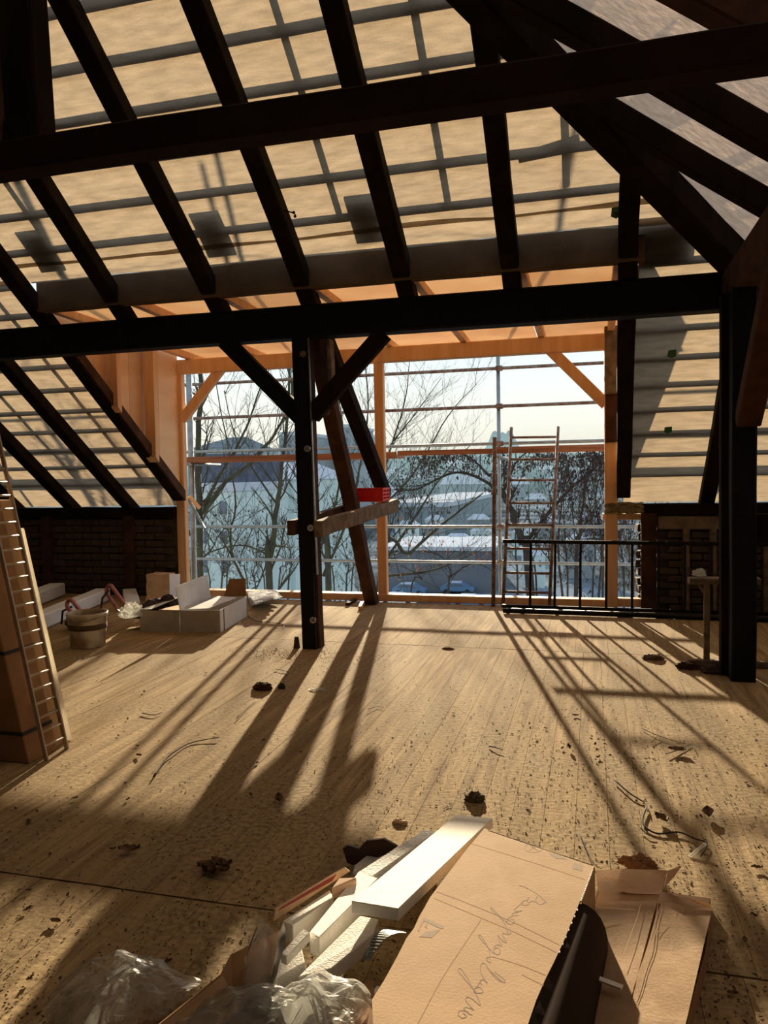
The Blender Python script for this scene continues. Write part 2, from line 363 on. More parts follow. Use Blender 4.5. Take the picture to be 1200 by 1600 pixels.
# battens outside the membrane
def bz(y): return und(y) + RD + .05
bup = Vector((0, TP, 1)).normalized()
yb_ = 9.3
while yb_ > RIDGE_Y:
    segs = [(-9.2, hipx(yb_) + .05)] if yb_ < 6.45 else ([(-9.2, -5.45), (.38, hipx(yb_) + .05)])
    for a, b in segs: bar('batten', (a, yb_, bz(yb_) + .012), (b, yb_, bz(yb_) + .012), .064, .03, grey_wood, ceiling, up=bup)
    yb_ -= .30
CB = [(-4.9, 1.2, 6.32), (-2.05, 1.2, 6.30), (-1.13, 1.2, 6.30), (-.2, 1.6, 6.28), (.78, 2.4, 6.5), (-5.9, 6.6, 9.4), (-6.9, 6.6, 9.4)]
for x, a, b in CB:
    b_ = min(b, 9.4); a = max(a, x + HC if x > -4.6 else a)
    if a < b_: bar('counter_batten', (x, a, bz(a) + .045), (x, b_, bz(b_) + .045), .05, .03, grey_wood, ceiling, up=bup)
# short board ends lying on the battens, seen as blocks through the membrane
for (px, py, w_, l_) in ((72, 410, .28, .36), (338, 385, .28, .36), (574, 362, .28, .36), (1030, 395, .5, .30)):
    P = aR(px, py, RD); a = Vector((P.x, P.y - l_ / 2, 0)); b = Vector((P.x, P.y + l_ / 2, 0)); a.z = bz(a.y) + .045; b.z = bz(b.y) + .045
    bar('roof_board_end', a, b, w_, .025, grey_wood, ceiling, up=bup)
A = aR(808, 250, RD + .08); B = aR(902, 226, RD + .08); bar('roof_board_end', A, B, .07, .02, grey_wood, ceiling, up=bup, w2=.12)  # tapered bar added to cast a wedge-shaped shadow on the membrane
for px, py in ((1050, 553), (1044, 672), (963, 332)):
    P = aR(px, py, RD - .02)
    t = [(P.x - .035, P.y - .03), (P.x + .035, P.y - .035), (P.x + .04, P.y + .03), (P.x, P.y + .05), (P.x - .04, P.y + .03)]
    prism('membrane_patch', [(x, y, und(y) + RD - .016) for x, y in t], (0, 0, .004), green, ceiling)

# ------------------------------------------------------------------ rafters of the front slope
RG = 'dark rafters of the window-side roof slope'
def rafter(x0, x1, ya, yb, label, kink=0.0, m=old_wood, w_=.155):
    d = RD * math.cos(math.atan(TP))
    pa = Vector((x0, ya, und(ya) + RD / 2)); pb = Vector((x1, yb, und(yb) + RD / 2))
    return tag(bar('rafter', pa, pb, w_, d, m, jit=.006, seg=10), label, 'rafter', RG)
rafter(-8.25, -8.25, 1.1, 9.66, 'dark rafter at the left edge, lowest on the left slope behind the leaning ladder')
rafter(-7.27, -7.28, 1.1, 9.66, 'dark rafter crossing the left slope just above the top of the leaning narrow ladder')
rafter(-6.31, -6.33, 1.1, 9.66, 'dark rafter on the left slope, next but one left of the orange dormer cheek')
rafter(-5.39, -5.43, 1.1, 9.38, 'dark rafter that carries the orange studs of the dormer cheek')
rafter(-4.42, -4.50, 1.1, 6.95, 'dark rafter beginning behind the post at top left and ending at the dormer beam')
rafter(-3.43, -3.46, 1.1, 6.95, 'dark rafter right of the top left post, ending above the left brace')
rafter(-2.525, -2.535, 1.1, 9.38, 'long dark rafter that runs on below the lower purlin to the middle window post')
rafter(-1.61, -1.60, 1.1, 6.95, 'dark rafter in the middle of the roof, first right of the bolted post')
rafter(-.665, -.66, 3.9, 6.95, 'dark rafter meeting the hip near the frame top')
rafter(.275, .35, 5.65, 9.40, 'reddish dark rafter standing beside the right orange window post')
rafter(1.24, 1.28, 6.65, 9.66, 'dark rafter on the lower right slope left of the right-hand post')
rafter(2.2, 2.2, 7.6, 9.66, 'dark rafter at the right edge beyond the right-hand post')
hk = thing('twig', 'tiny dark twig with two knots sticking out beside the long rafter above the lower purlin', 'twig')
tube('stem', [aR(441, 329, .06), aR(452, 331, .05), aR(459, 333, .05), aR(462, 337, .05)], .006, old_wood, hk, 5)
for q in ((459, 332), (461, 338)):
    bm = bmesh.new(); bmesh.ops.create_icosphere(bm, subdivisions=1, radius=.014, matrix=Matrix.Translation(aR(*q, .05))); mesh('knot', bm, old_wood, hk)
settle(hk)
# hip rafter and the right slope
ha = Vector((-4.4, 1.18, 0)); hb = Vector((3.85, 9.45, 0))
for p in (ha, hb): p.z = und(p.y + .02) + .02
tag(bar('hip_rafter', ha, hb, .22, .22, old_wood, jit=.006, seg=14), 'thick dark hip rafter running diagonally down to the right-hand post', 'rafter')
RG2 = 'rafters of the right-hand roof slope'
for (yc_, wd, lab) in ((5.56, .13, 'short rafter of the right slope, lowest one beside the hip'), (4.76, .18, 'second rafter up of the right slope, crossing above the upper tie beam'),
                       (3.88, .17, 'brown-sided rafter of the right slope at the upper right corner'), (3.0, .17, 'rafter of the right slope at the very top right corner, dark'), (2.1, .17, 'rafter of the right slope outside the top edge')):
    xa = hipx(yc_) + .08; xb = 4.2
    if yc_ < 2.9: continue
    tag(bar('rafter', (xa, yc_, slope_r(xa) + RD / 2), (xb, yc_, slope_r(xb) + RD / 2), wd, RD * .85, old_wood if yc_ > 4.5 else brown_wood, jit=.005, seg=6), lab, 'rafter', RG2)

# ------------------------------------------------------------------ purlins, posts, braces
tag(bar('purlin', (-9.2, 6.86, 3.06), (1.25, 6.86, 3.06), .2, .30, black_paint, jit=.003, seg=14), 'black lower purlin crossing the whole room on the bolted post', 'beam')
tag(bar('tie_beam', (-6.4, 3.58, 3.347), (1.02, 3.58, 3.347), .158, .16, tie_wood, jit=.004, seg=14), 'dark upper tie beam with reddish underside across the top of the picture', 'beam')
tag(bar('purlin', (1.12, 6.95, 3.08), (1.12, -2, 3.08), .2, .24, brown_wood, jit=.003, seg=10), 'side purlin running from the right-hand post towards the viewer', 'beam')
tag(bar('trim_beam', (-5.35, 6.66, 3.46), (.42, 6.66, 3.46), .12, .29, beam_wood, jit=.003, seg=12), 'brown beam lying along the lower hem of the membrane above the dormer', 'beam')
p = aY(44, 205, 3.58)
tag(bar('post', (p.x, 3.6, 3.42), (p.x - .04, 3.6, 4.9), .21, .16, old_wood, up=Vector((0, 1, 0)), jit=.004, seg=4), 'broad dark post standing on the upper tie beam at top left', 'post')
tag(bar('post', (p.x - .30, 3.62, 3.42), (p.x - .20, 3.62, 4.6), .09, .12, brown_wood, up=Vector((0, 1, 0)), jit=.004, seg=4), 'thin reddish post at the extreme left edge of the upper tie beam', 'post')
# bolted post
bp = thing('post', 'black bolted middle post with two side braces and pale washers', 'post')
bar('post_core', (-2.545, 6.82, 0), (-2.60, 6.84, 2.91), .13, .14, brown_wood, bp, up=Vector((0, 1, 0)), jit=.003, seg=8)
bar('front_plank', (-2.565, 6.715, .0), (-2.615, 6.735, 2.91), .135, .045, black_paint, bp, up=Vector((0, 1, 0)), jit=.001, seg=8)
bar('steel_strip', (-2.485, 6.74, .7), (-2.535, 6.76, 2.90), .012, .03, steel, bp, up=Vector((0, 1, 0)))
for px, py in ((473, 553), (480, 701), (485, 825), (489, 969)):
    q = aY(px, py, 6.69); bm = bmesh.new()
    tube_bm(bm, [q + Vector((0, .012, 0)), q + Vector((0, -.004, 0))], .030, 16); wa_ = mesh('bolt_washer', bm, steel if py > 600 else rust, bp)
    bm = bmesh.new(); tube_bm(bm, [q, q + Vector((0, -.02, 0))], .014, 6); mesh('bolt_head', bm, rust, wa_)
settle(bp)
tag(bar('brace', aY(352, 533, 6.82), aY(474, 655, 6.82), .10, .155, black_paint, up=Vector((0, 1, 0)).cross(aY(474, 655, 6.82) - aY(352, 533, 6.82)), jit=.003, seg=4), 'black diagonal brace left of the bolted post', 'brace')
tag(bar('brace', aY(600, 520, 6.82), aY(488, 650, 6.82), .10, .155, old_wood, up=Vector((0, 1, 0)).cross(aY(488, 650, 6.82) - aY(600, 520, 6.82)), jit=.004, seg=4), 'dark diagonal brace right of the bolted post', 'brace')
# raking strut from the floor at the sill up to the purlin
sa = Vector((-2.70, 9.30, 0)); sb = Vector((-2.54, 6.98, 2.92))
st = thing('strut', 'brown raking strut rising from the sill floor to the lower purlin', 'strut')
bar('strut_timber', sa, sb, .15, .15, brown_wood, st, up=Vector((1, 0, 0)), jit=.006, seg=10)
bar('packing_board', (-2.42, 6.9, 2.2), (-2.44, 6.9, 2.9), .04, .12, brown_wood, st, up=Vector((0, 1, 0)), jit=.003, seg=3)
bar('packing_board', (-2.36, 6.93, 2.32), (-2.38, 6.93, 2.9), .03, .12, grey_wood, st, up=Vector((0, 1, 0)), jit=.003, seg=3)
settle(st)
# pair of clamping timbers
tag(bar('clamp_timber', (-2.44, 6.66, 1.135), (-2.33, 9.12, 1.255), .09, .15, grey_wood, jit=.006, seg=8), 'weathered grey timber bolted right of the middle post and carrying the red crate', 'timber')
tag(bar('clamp_timber', (-2.705, 6.66, 1.14), (-2.79, 9.02, 1.24), .075, .14, brown_wood, jit=.004, seg=8), 'brown timber bolted left of the middle post, its cut end showing', 'timber')
# right-hand post and its brace
rp = thing('post', 'massive dark post with an offset joint at the right edge', 'post')
bar('post_core', (1.105, 6.36, 0), (1.105, 6.36, 2.97), .175, .2, black_paint, rp, up=Vector((0, 1, 0)), jit=.003, seg=8)
bar('side_plank', (1.0, 6.5, 0), (1.0, 6.52, 2.97), .06, .12, old_wood, rp, up=Vector((0, 1, 0)), jit=.003, seg=8)
bar('cross_timber', (1.2, 6.42, 1.16), (2.4, 6.42, 1.16), .08, .22, old_wood, rp, jit=.003, seg=3)
settle(rp)
tag(bar('brace', (1.12, 6.25, 1.98), (1.12, 5.05, 2.98), .13, .17, brown_wood, up=Vector((1, 0, 0)), jit=.004, seg=4), 'reddish brown brace from the right-hand post up towards the viewer', 'brace')
# wall plates
for (a, b, lab) in ((-9.2, -5.53, 'dark wall plate on the low left wall under the rafters'), (.55, 4.2, 'dark wall plate on the low right wall under the rafters')):
    tag(bar('wall_plate', (a, 9.47, 1.17), (b, 9.47, 1.17), .18, .14, old_wood, jit=.004, seg=8), lab, 'beam')

# ------------------------------------------------------------------ dormer
df = thing('dormer_frame', 'new orange spruce frame around the wide unglazed dormer opening', 'frame')
yw = 9.49
bar('corner_post', (-5.455, yw, .0), (-5.455, yw, 3.05), .13, .10, new_wood, df, up=Vector((0, 1, 0)))
bar('middle_post', (-2.60, yw, .1), (-2.61, yw, 3.05), .12, .10, new_wood, df, up=Vector((0, 1, 0)))
bar('corner_post', (.215, yw - .05, .0), (.215, yw - .05, 3.30), .145, .12, new_wood, df, up=Vector((0, 1, 0)))
bar('post_cladding', (.225, yw - .125, 1.96), (.225, yw - .125, 2.52), .145, .03, brown_wood, df, up=Vector((0, 1, 0)))
bar('post_cladding', (.225, yw - .135, 2.52), (.225, yw - .135, 3.30), .155, .04, grey_wood, df, up=Vector((0, 1, 0)))
bar('header', (-5.52, yw, 3.145), (.16, yw, 3.145), .12, .19, new_wood, df, seg=2)
bar('sill', (-5.39, yw + .02, .055), (.16, yw + .02, .055), .16, .09, new_wood, df, seg=2)
bar('sill', (.28, yw + .0, .07), (.56, yw, .07), .12, .10, new_wood, df)
for a, b in (((347, 574), (286, 655)), ((858, 545), (947, 632))):
    A = aY(*a, yw); B = aY(*b, yw); bar('brace', A, B, .08, .13, new_wood, df, up=Vector((0, 1, 0)).cross(B - A))
settle(df)
dc = tag(thing('ceiling_dormer', None, None), kind='structure')
def dzb(y): return 3.24 + (9.45 - y) * .03
x = -5.40
k = 0
while x < .3:
    x2 = min(x + .95, .36)
    vtx = [(x + .004, 6.72, dzb(6.72) + .09), (x2 - .004, 6.72, dzb(6.72) + .09), (x2 - .004, 10.1, dzb(10.1) + .09), (x + .004, 10.1, dzb(10.1) + .09)]
    panel('ceiling_board', vtx, new_ply, .02, None, dc); x = x2
for x in (-5.3, -4.36, -3.42, -2.48, -1.54, -.60, .20):
    bar('dormer_rafter', (x + .02, 6.72, dzb(6.72) + .045), (x + .02, 10.0, dzb(10.0) + .045), .08, .085, new_wood, dc)
ch = tag(thing('wall_dormer_left', None, None), kind='structure')
def cheek(y0, y1):
    v = [(-5.45, y0, und(y0) + .12), (-5.45, y0, dzb(y0) + .085), (-5.45, y1, dzb(y1) + .085), (-5.45, y1, und(y1) + .12)]
    v = [Vector(q) for q in v]; bm = bmesh.new(); prism_bm(bm, v, (-.02, 0, 0)); mesh('wall_board', bm, new_ply, ch)
for y0, y1 in ((6.98, 7.62), (7.625, 8.3), (8.305, 8.95), (8.955, 9.45)): cheek(y0, y1)
for y in (7.82, 8.59): 
    bm = bmesh.new(); yz = [(y - .03, und(y - .03) + .0), (y + .05, und(y + .05)), (y + .05, dzb(y) + .08), (y - .03, dzb(y) + .08)]
    prism_bm(bm, [(-5.27, a, b) for a, b in yz], (-.14, 0, 0)); mesh('wall_stud', bm, new_wood, ch)
nz = [(7.0, und(7.0) + .02), (9.36, und(9.36) + .02), (9.36, und(9.36) + .16), (7.0, und(7.0) + .16)]
bm = bmesh.new(); prism_bm(bm, [(-5.325, a, b) for a, b in nz], (-.04, 0, 0)); mesh('nailing_board', bm, brown_wood, ch)
bm = bmesh.new(); prism_bm(bm, [Vector((.37, a, b)) for a, b in ((6.9, und(6.9) + RD), (6.9, dzb(6.9) + .15), (9.5, dzb(9.5) + .15), (9.5, und(9.5) + RD))], (.02, 0, 0)); mesh('wall_dormer_right', bm, new_ply)['kind'] = 'structure'
# lintel bits over the small gap right of the window
sg = thing('lintel', 'short new board and straw-like insulation over the narrow gap right of the window', 'board')
bar('lintel_board', (.12, 9.52, 1.085), (.64, 9.52, 1.085), .12, .07, new_wood, sg)
bm = bmesh.new(); box_bm(bm, (.36, 9.44, 1.19), (.42, .14, .12)); bmesh.ops.subdivide_edges(bm, edges=bm.edges, cuts=5, use_grid_fill=True)
for v in bm.verts: v.co += Vector((ru(-.015, .015), ru(-.02, .02), ru(-.012, .012)))
mesh('insulation', bm, hay, sg); settle(sg)
# torn masonry edge right of the gap and left of the window
for (xa, za, zb, n_) in ((.585, .1, .95, 9), (-5.56, .05, 1.0, 8)):
    for i in range(n_):
        bm = bmesh.new(); box_bm(bm, (0, 0, 0), (.14, .16, .085)); bmesh.ops.bevel(bm, geom=list(bm.edges), offset=.01, segments=1, affect='EDGES')
        for v in bm.verts: v.co += Vector((ru(-.01, .01), ru(-.01, .01), ru(-.006, .006)))
        o = mesh('brick', bm, brickm, wr if xa > 0 else wl); o.location = (xa + ru(-.02, .02) + (0 if xa > 0 else -.0), 9.62 + ru(-.03, .03), za + (zb - za) * i / (n_ - 1)); o.rotation_euler = (0, 0, ru(-.2, .2))
# gutter end outside the left post
gt = thing('gutter', 'bent metal gutter end with board scraps outside the left window post', 'gutter')
g0 = aY(294, 786, 9.72); g1 = aY(318, 826, 9.95)
bm = bmesh.new()
def gfn(u, v): a = -.3 + v * 2.4; return g0.lerp(g1, u) + Vector((0, math.cos(a) * .08, math.sin(a) * .09 * (1 - .5 * u) - .02 * u))
sheet_bm(bm, gfn, 4, 8, .004); mesh('gutter_shell', bm, steel, gt, True)
bar('board_scrap', aY(296, 776, 9.72), aY(312, 794, 9.85), .03, .05, new_wood, gt); settle(gt)

# ------------------------------------------------------------------ scaffolding outside
sc = thing('scaffolding', 'steel scaffolding with guard rails and a red-brown plank deck outside the window', 'scaffolding')
YO = 11.2; YI = 10.40
def zat(s, Y): return 1.6 + s * Y
for s, nm in ((.1373, 'guard_rail'), (.0887, 'guard_rail'), (.0408, 'guard_rail'), (-.067, 'guard_rail'), (-.1139, 'guard_rail')):
    z = zat(s, YO); tube(nm, [(-10, YO, z), (-1.28, YO, z), (6, YO, z)], .024, steel if s < 0.05 else rust, sc, 8)
for x in (-7.5, -3.95, 1.9): tube('standard', [(x - .9, YO, -13), (x - .9, YO, 6)], .026, steel, sc, 10) if x < -7 or x > 1 else None
q = aY(781, 700, YO); tube('standard', [(q.x, YO + .03, -13), (q.x - .02, YO + .03, 5.5)], .027, steel, sc, 10)
q2 = aY(298, 700, YI); tube('standard', [(q2.x, YI, -13), (q2.x, YI, 5.5)], .045, steel, sc, 10)
tube('standard', [(-3.93, YI + .02, -13), (-3.93, YI + .02, 5.5)], .026, steel, sc, 10); tube('standard', [(-4.25, YO, -13), (-4.25, YO, 5.5)], .026, steel, sc, 10)
tube('standard', [(1.9, YI, -13), (1.9, YI, 5.5)], .026, steel, sc, 10)
for z in (zat(.1373, YO), zat(.0887, YO), zat(.0408, YO), zat(-.067, YO), zat(-.1139, YO)):
    bm = bmesh.new(); box_bm(bm, (q.x, YO, z), (.11, .07, .075)); bmesh.ops.bevel(bm, geom=list(bm.edges), offset=.015, segments=1, affect='EDGES'); mesh('coupler', bm, rust, sc)
for i in range(3):
    y = YI + .05 + i * .168
    bar('deck_plank', (-9.5, y, 1.885), (-2.62, y, 1.885), .16, .045, deck, sc)
bar('toe_board', (-9.5, YI - .04, 1.905), (-2.62, YI - .04, 1.905), .03, .085, deck, sc); bar('toe_board', (-2.6, YI - .04, 1.925), (5, YI - .04, 1.915), .035, .07, deck, sc); bar('edge_board', (-1.3, YI + .35, 1.975), (5, YI + .35, 1.985), .06, .03, deck, sc)
for x in (-5.8, -1.2, 1.9): tube('transom', [(x, YI - .15, 1.84), (x, YO + .1, 1.84)], .024, steel, sc, 8)
settle(sc)
def ladder(name, a0, a1, b0, b1, rungs, rr, rung_r, m, label, cat='ladder', group=None, t0=0.0, t1=1.0, flat=False):
    L = thing(name, label, cat, group)
    for a, b in ((a0, a1), (b0, b1)):
        if flat: bar('side_rail', a, b, rr * 1.3, rr * 2.6, m, L, up=Vector((1, 0, 0)))
        else: tube('side_rail', [a, b], rr, m, L, 8)
    for t in rungs:
        tube('rung', [Vector(a0).lerp(a1, t), Vector(b0).lerp(b1, t)], rung_r, m, L, 8)
    settle(L); return L
la0 = Vector((-1.05, 9.30, .0)); la1 = aY(799, 668, 10.22); lb0 = Vector((-.50, 9.30, .0)); lb1 = aY(872, 667, 10.22)
zs = []
for py in (683, 717, 751, 786, 821, 857, 896, 925):
    best = min(range(101), key=lambda i: abs((lambda P: 800 - F_PX * (P - CAM).dot(UP) / (P - CAM).dot(FWD))(la0.lerp(la1, i / 100)) - py)); zs.append(best / 100)
ladder('scaffold_ladder', la0, la1, lb0, lb1, zs, .021, .016, rust, 'rusty steel ladder leaning out from the sill onto the scaffold deck')
tag(tube('pole', [(-1.17, 9.33, 0), (-1.135, 9.36, 2.06)], .025, rust, None, 10), 'rusty upright steel tube standing at the sill left of the steel ladder', 'pole')

# black railing panel lying against the sill on the right
rl = thing('railing_panel', 'black metal railing panel standing on its edge at the right of the window', 'railing')
rz = .82
xs = [aY(x, 900, 9.07).x for x in (830, 868, 907.5, 948, 988, 1029, 1070, 1112)]
A = Vector((-1.02, 9.09, rz)); B = Vector((2.0, 9.09, rz - .02))
bar('top_rail', A, B, .03, .042, black_metal, rl); bar('bottom_rail', (-1.02, 8.98, .07), (2.0, 8.98, .06), .03, .04, black_metal, rl)
for x in xs + [xs[-1] + .30, xs[-1] + .6]: bar('baluster', (x - .01, 8.98, .07), (x, 9.09, rz - .01), .028, .028, black_metal, rl, up=Vector((0, 1, 0)))
settle(rl)
tag(tube('floor_tube', [(-1.0, 8.88, .035), (2.3, 8.80, .035)], .03, black_metal, None, 10), 'black tube lying on the floor in front of the railing panel', 'tube')

# T-shaped wooden stand on the right
ts = thing('trestle_stand', 'small pale wooden T-shaped stand beside the dark right-hand post', 'stand')
bar('upright', (.905, 6.74, .03), (.905, 6.74, .68), .045, .045, grey_wood, ts, up=Vector((0, 1, 0)))
bar('top_board', (.765, 6.74, .705), (1.3, 6.74, .715), .16, .045, grey_wood, ts); bar('foot', (.75, 6.72, .03), (1.75, 6.78, .03), .06, .05, grey_wood, ts)
bar('gusset', (.84, 6.74, .68), (.89, 6.74, .60), .02, .03, grey_wood, ts, up=Vector((0, 1, 0)))
settle(ts)
def crumple(name, c, s, seed, m, parent=None, n=26, amp=.35, flat=.4):
    bm = bmesh.new(); bmesh.ops.create_icosphere(bm, subdivisions=4, radius=1)
    for v in bm.verts:
        p = v.co.copy(); r = 1 + amp * noise.noise(p * 1.7 + Vector((seed, 0, 0))) + amp * .8 * (abs(noise.noise(p * 3.7 + Vector((0, seed, 0)))) * 2 - .5) + amp * .25 * noise.noise(p * 9 + Vector((0, 0, seed)))
        q = Vector((p.x * r * s[0], p.y * r * s[1], p.z * r * s[2]))
        q.z = max(q.z, -s[2] * flat); v.co = q + Vector(c)
    return mesh(name, bm, m, parent, False)
tag(crumple('plastic_scrap', (.845, 6.73, .765), (.055, .05, .04), 3, film_milk), 'crumpled clear plastic scrap lying on the small wooden stand', 'plastic')

# ------------------------------------------------------------------ red crate
cr_ = thing('crate', 'open red plastic crate resting on the weathered clamping timber', 'crate')
cx0, cx1, cy0, cy1, cz = -2.755, -2.325, 8.52, 8.80, 1.318
bm = bmesh.new(); box_bm(bm, ((cx0 + cx1) / 2, (cy0 + cy1) / 2, cz + .006), (cx1 - cx0 - .04, cy1 - cy0 - .04, .012)); mesh('crate_base', bm, red, cr_)
for (a, b) in (((cx0, cy0), (cx1, cy0)), ((cx0, cy1), (cx1, cy1)), ((cx0, cy0), (cx0, cy1))):
    a0 = Vector((a[0], a[1], cz + .075)); b0 = Vector((b[0], b[1], cz + .075)); bar('crate_wall', a0, b0, .008, .15, red, cr_)
for z in (.02, .06, .10, .145): bar('crate_slat', (cx1, cy0, cz + z), (cx1, cy1, cz + z), .008, .02, red, cr_)
for y in (cy0, (cy0 + cy1) / 2, cy1): bar('crate_slat', (cx1, y, cz), (cx1, y, cz + .15), .012, .02, red, cr_, up=Vector((0, 1, 0)))
for (a, b) in (((cx0, cy0), (cx1, cy0)), ((cx0, cy1), (cx1, cy1)), ((cx0, cy0), (cx0, cy1)), ((cx1, cy0), (cx1, cy1))):
    bar('crate_rim', (a[0], a[1], cz + .152), (b[0], b[1], cz + .152), .022, .012, red, cr_)
for x in (-2.66, -2.54, -2.42): bar('crate_rib', (x, cy0 - .006, cz + .01), (x, cy0 - .006, cz + .14), .008, .008, red, cr_, up=Vector((0, 1, 0)))
settle(cr_)

def translucent_foam():
    m = bpy.data.materials.new('translucent_foam'); m.use_nodes = True; nt = m.node_tree; nt.nodes.clear(); o = nt.nodes.new('ShaderNodeOutputMaterial'); t = nt.nodes.new('ShaderNodeBsdfTranslucent'); d = nt.nodes.new('ShaderNodeBsdfDiffuse'); a = nt.nodes.new('ShaderNodeMixShader')
    t.inputs[0].default_value = (.9, .85, .75, 1); d.inputs[0].default_value = (.9, .87, .8, 1); a.inputs[0].default_value = .5; nt.links.new(d.outputs[0], a.inputs[1]); nt.links.new(t.outputs[0], a.inputs[2]); nt.links.new(a.outputs[0], o.inputs[0]); return m
trans_foam = translucent_foam()
# ------------------------------------------------------------------ left edge: leaning cartons and narrow ladder
na0 = Vector((-3.05, 3.70, .0)); na1 = Vector((-3.52, 3.72, 2.1)); nb0 = Vector((-3.055, 3.885, .0)); nb1 = Vector((-3.52, 3.90, 2.1))
ladder('narrow_ladder', na0, na1, nb0, nb1, [(.035 + i * .0385) for i in range(25)], .010, .0085, alu, 'narrow pale metal ladder with close rungs leaning on the tall cartons at left', flat=True)
def leaning(x_off, y0, y1, w_, h, name, label, m, straps=(), zt=0.0):
    T = thing(name, label, 'carton'); lean = -.225
    def P(x, y, z): return Vector((x_off + x + lean * z, y, z))
    bm = bmesh.new(); b = [P(-w_, y0, zt), P(0, y0, zt), P(0, y1, zt), P(-w_, y1, zt)]; t = [P(-w_, y0, h), P(0, y0, h), P(0, y1, h), P(-w_, y1, h)]
    prism_bm(bm, b, t[0] - b[0]); bmesh.ops.bevel(bm, geom=list(bm.edges), offset=.006, segments=1, affect='EDGES'); mesh('carton_body', bm, m, T)
    for z in straps:
        bm = bmesh.new(); prism_bm(bm, [P(-w_ - .003, y0 - .004, z), P(.004, y0 - .004, z), P(.004, y1 + .004, z), P(-w_ - .003, y1 + .004, z)], (lean * .02, 0, .02)); mesh('strap', bm, cable_m, T)
    settle(T); return T
leaning(-3.10, 3.62, 3.86, .42, 1.9, 'long_carton', 'tall brown carton with black straps leaning at the left edge behind the ladder', card_d, (.16, .62))
leaning(-3.14, 3.87, 4.0, .30, 1.5, 'long_carton', 'narrower brown carton right behind the strapped one at the left edge', card, ())
leaning(-3.125, 4.01, 4.035, .30, 1.32, 'white_board', 'thin white board edge glowing in the sun behind the leaning cartons', trans_foam)
tag(bar('wood_offcut', (-3.9, 3.9, .04), (-3.45, 3.8, .06), .12, .07, brown_wood, jit=.008, seg=3), 'brown timber offcut on the floor at the far left edge', 'timber')

# ------------------------------------------------------------------ bucket
bk = thing('bucket', 'dirty white plaster bucket with a brown band on the dark side of the floor', 'bucket')
bc = Vector((-4.76, 6.42, 0))
def lathe(name, prof, c, m, parent, n=28, z0=0):
    bm = bmesh.new(); rings = []
    for r, z in prof: rings.append([bm.verts.new(Vector(c) + Vector((r * math.cos(2 * math.pi * k / n), r * math.sin(2 * math.pi * k / n), z))) for k in range(n)])
    for a, b in zip(rings, rings[1:]):
        for k in range(n): bm.faces.new((a[k], a[(k + 1) % n], b[(k + 1) % n], b[k]))
    if prof[0][0] > 1e-6: bm.faces.new(rings[0][::-1])
    return mesh(name, bm, m, parent, True)
lathe('bucket_body', [(.155, 0), (.16, .01), (.178, .20), (.183, .295), (.192, .30), (.194, .335), (.186, .335), (.182, .30), (.17, .22)], bc, plastic_w, bk)
lathe('mud_band', [(.1775, .175), (.1815, .18), (.184, .225), (.179, .23)], bc, mat('dried_mud', (.10, .065, .035), .9, var=.4, scale=20), bk)
lathe('bucket_content', [(.001, .235), (.17, .235), (.172, .225)], bc, MAT['dried_mud'], bk)
pts = [bc + Vector((.19 * math.cos(a), .19 * math.sin(a) * -1, .315 - .05 * abs(math.sin(a)) * 1)) for a in [math.pi * i / 14 for i in range(15)]]
tube('handle', pts, .004, steel, bk, 6); settle(bk)

# ------------------------------------------------------------------ tool bag with pink grips
tb = thing('tool_bag', 'dark tool bag with pink padded loops and crumpled plastic beside the bucket', 'bag')
crumple('bag_body', (-4.62, 7.6, .13), (.30, .26, .16), 11, bag_m, tb, amp=.3)
crumple('bag_body', (-5.35, 7.2, .08), (.20, .22, .10), 14, bag_m, tb, amp=.3)
def loop(name, a, b, wd, m, parent, r=.022):
    a = Vector(a); b = Vector(b); t = (b - a).normalized(); s = t.cross(Vector((0, 1, 0))).normalized(); pts = []
    for i in range(33):
        an = 2 * math.pi * i / 32; cx = math.cos(an); L = (b - a).length / 2
        ofs = t * ((L - wd) * (1 if cx > 0 else -1) * min(1, abs(cx) * 6) + cx * wd) + s * (wd * math.sin(an)); pts.append((a + b) / 2 + ofs)
    return tube(name, pts, r, m, parent, 8)
loop('pink_loop', aY(168, 918, 7.5), aY(196, 957, 7.3), .055, pink, tb); loop('pink_loop', aY(106, 940, 6.9), aY(128, 968, 6.8), .05, pink, tb)
tube('strap', [aY(170, 922, 7.4), aY(160, 935, 7.4), aY(158, 950, 7.3), aY(150, 962, 7.2)], .012, cable_m, tb, 6)
tube('strap', [aY(112, 948, 6.9), aY(98, 955, 6.9), aY(96, 975, 6.9)], .012, cable_m, tb, 6)
settle(tb)
tag(crumple('plastic_bag', aY(205, 957, 7.15), (.11, .13, .10), 5, film_milk), 'crumpled pale plastic bag hanging on the dark tool bag', 'plastic')
tag(crumple('paper_scrap', aZ(213, 975, .06) , (.06, .06, .05), 8, card_l), 'small crumpled paper scrap between the tool bag and the white carton', 'paper')

# white packed profiles on the left floor
PKG = 'white packed profiles on the left floor'
tag(bar('foam_package', (-6.5, 6.7, .10), (-7.3, 9.2, .10), .22, .17, white_card, jit=.004, seg=5), 'long white package in shadow lying nearest the low left wall', 'package', PKG)
tag(bar('foam_package', (-5.85, 7.0, .09), (-6.35, 8.9, .09), .2, .16, white_card, jit=.004, seg=5), 'long white package nearer the bucket, blunt end towards the viewer', 'package', PKG)
tag(bar('foam_package', (-5.5, 8.3, .06), (-6.2, 9.3, .06), .18, .10, white_card, jit=.004, seg=3), 'short grey-white package in the dark behind the tool bag', 'package', PKG)

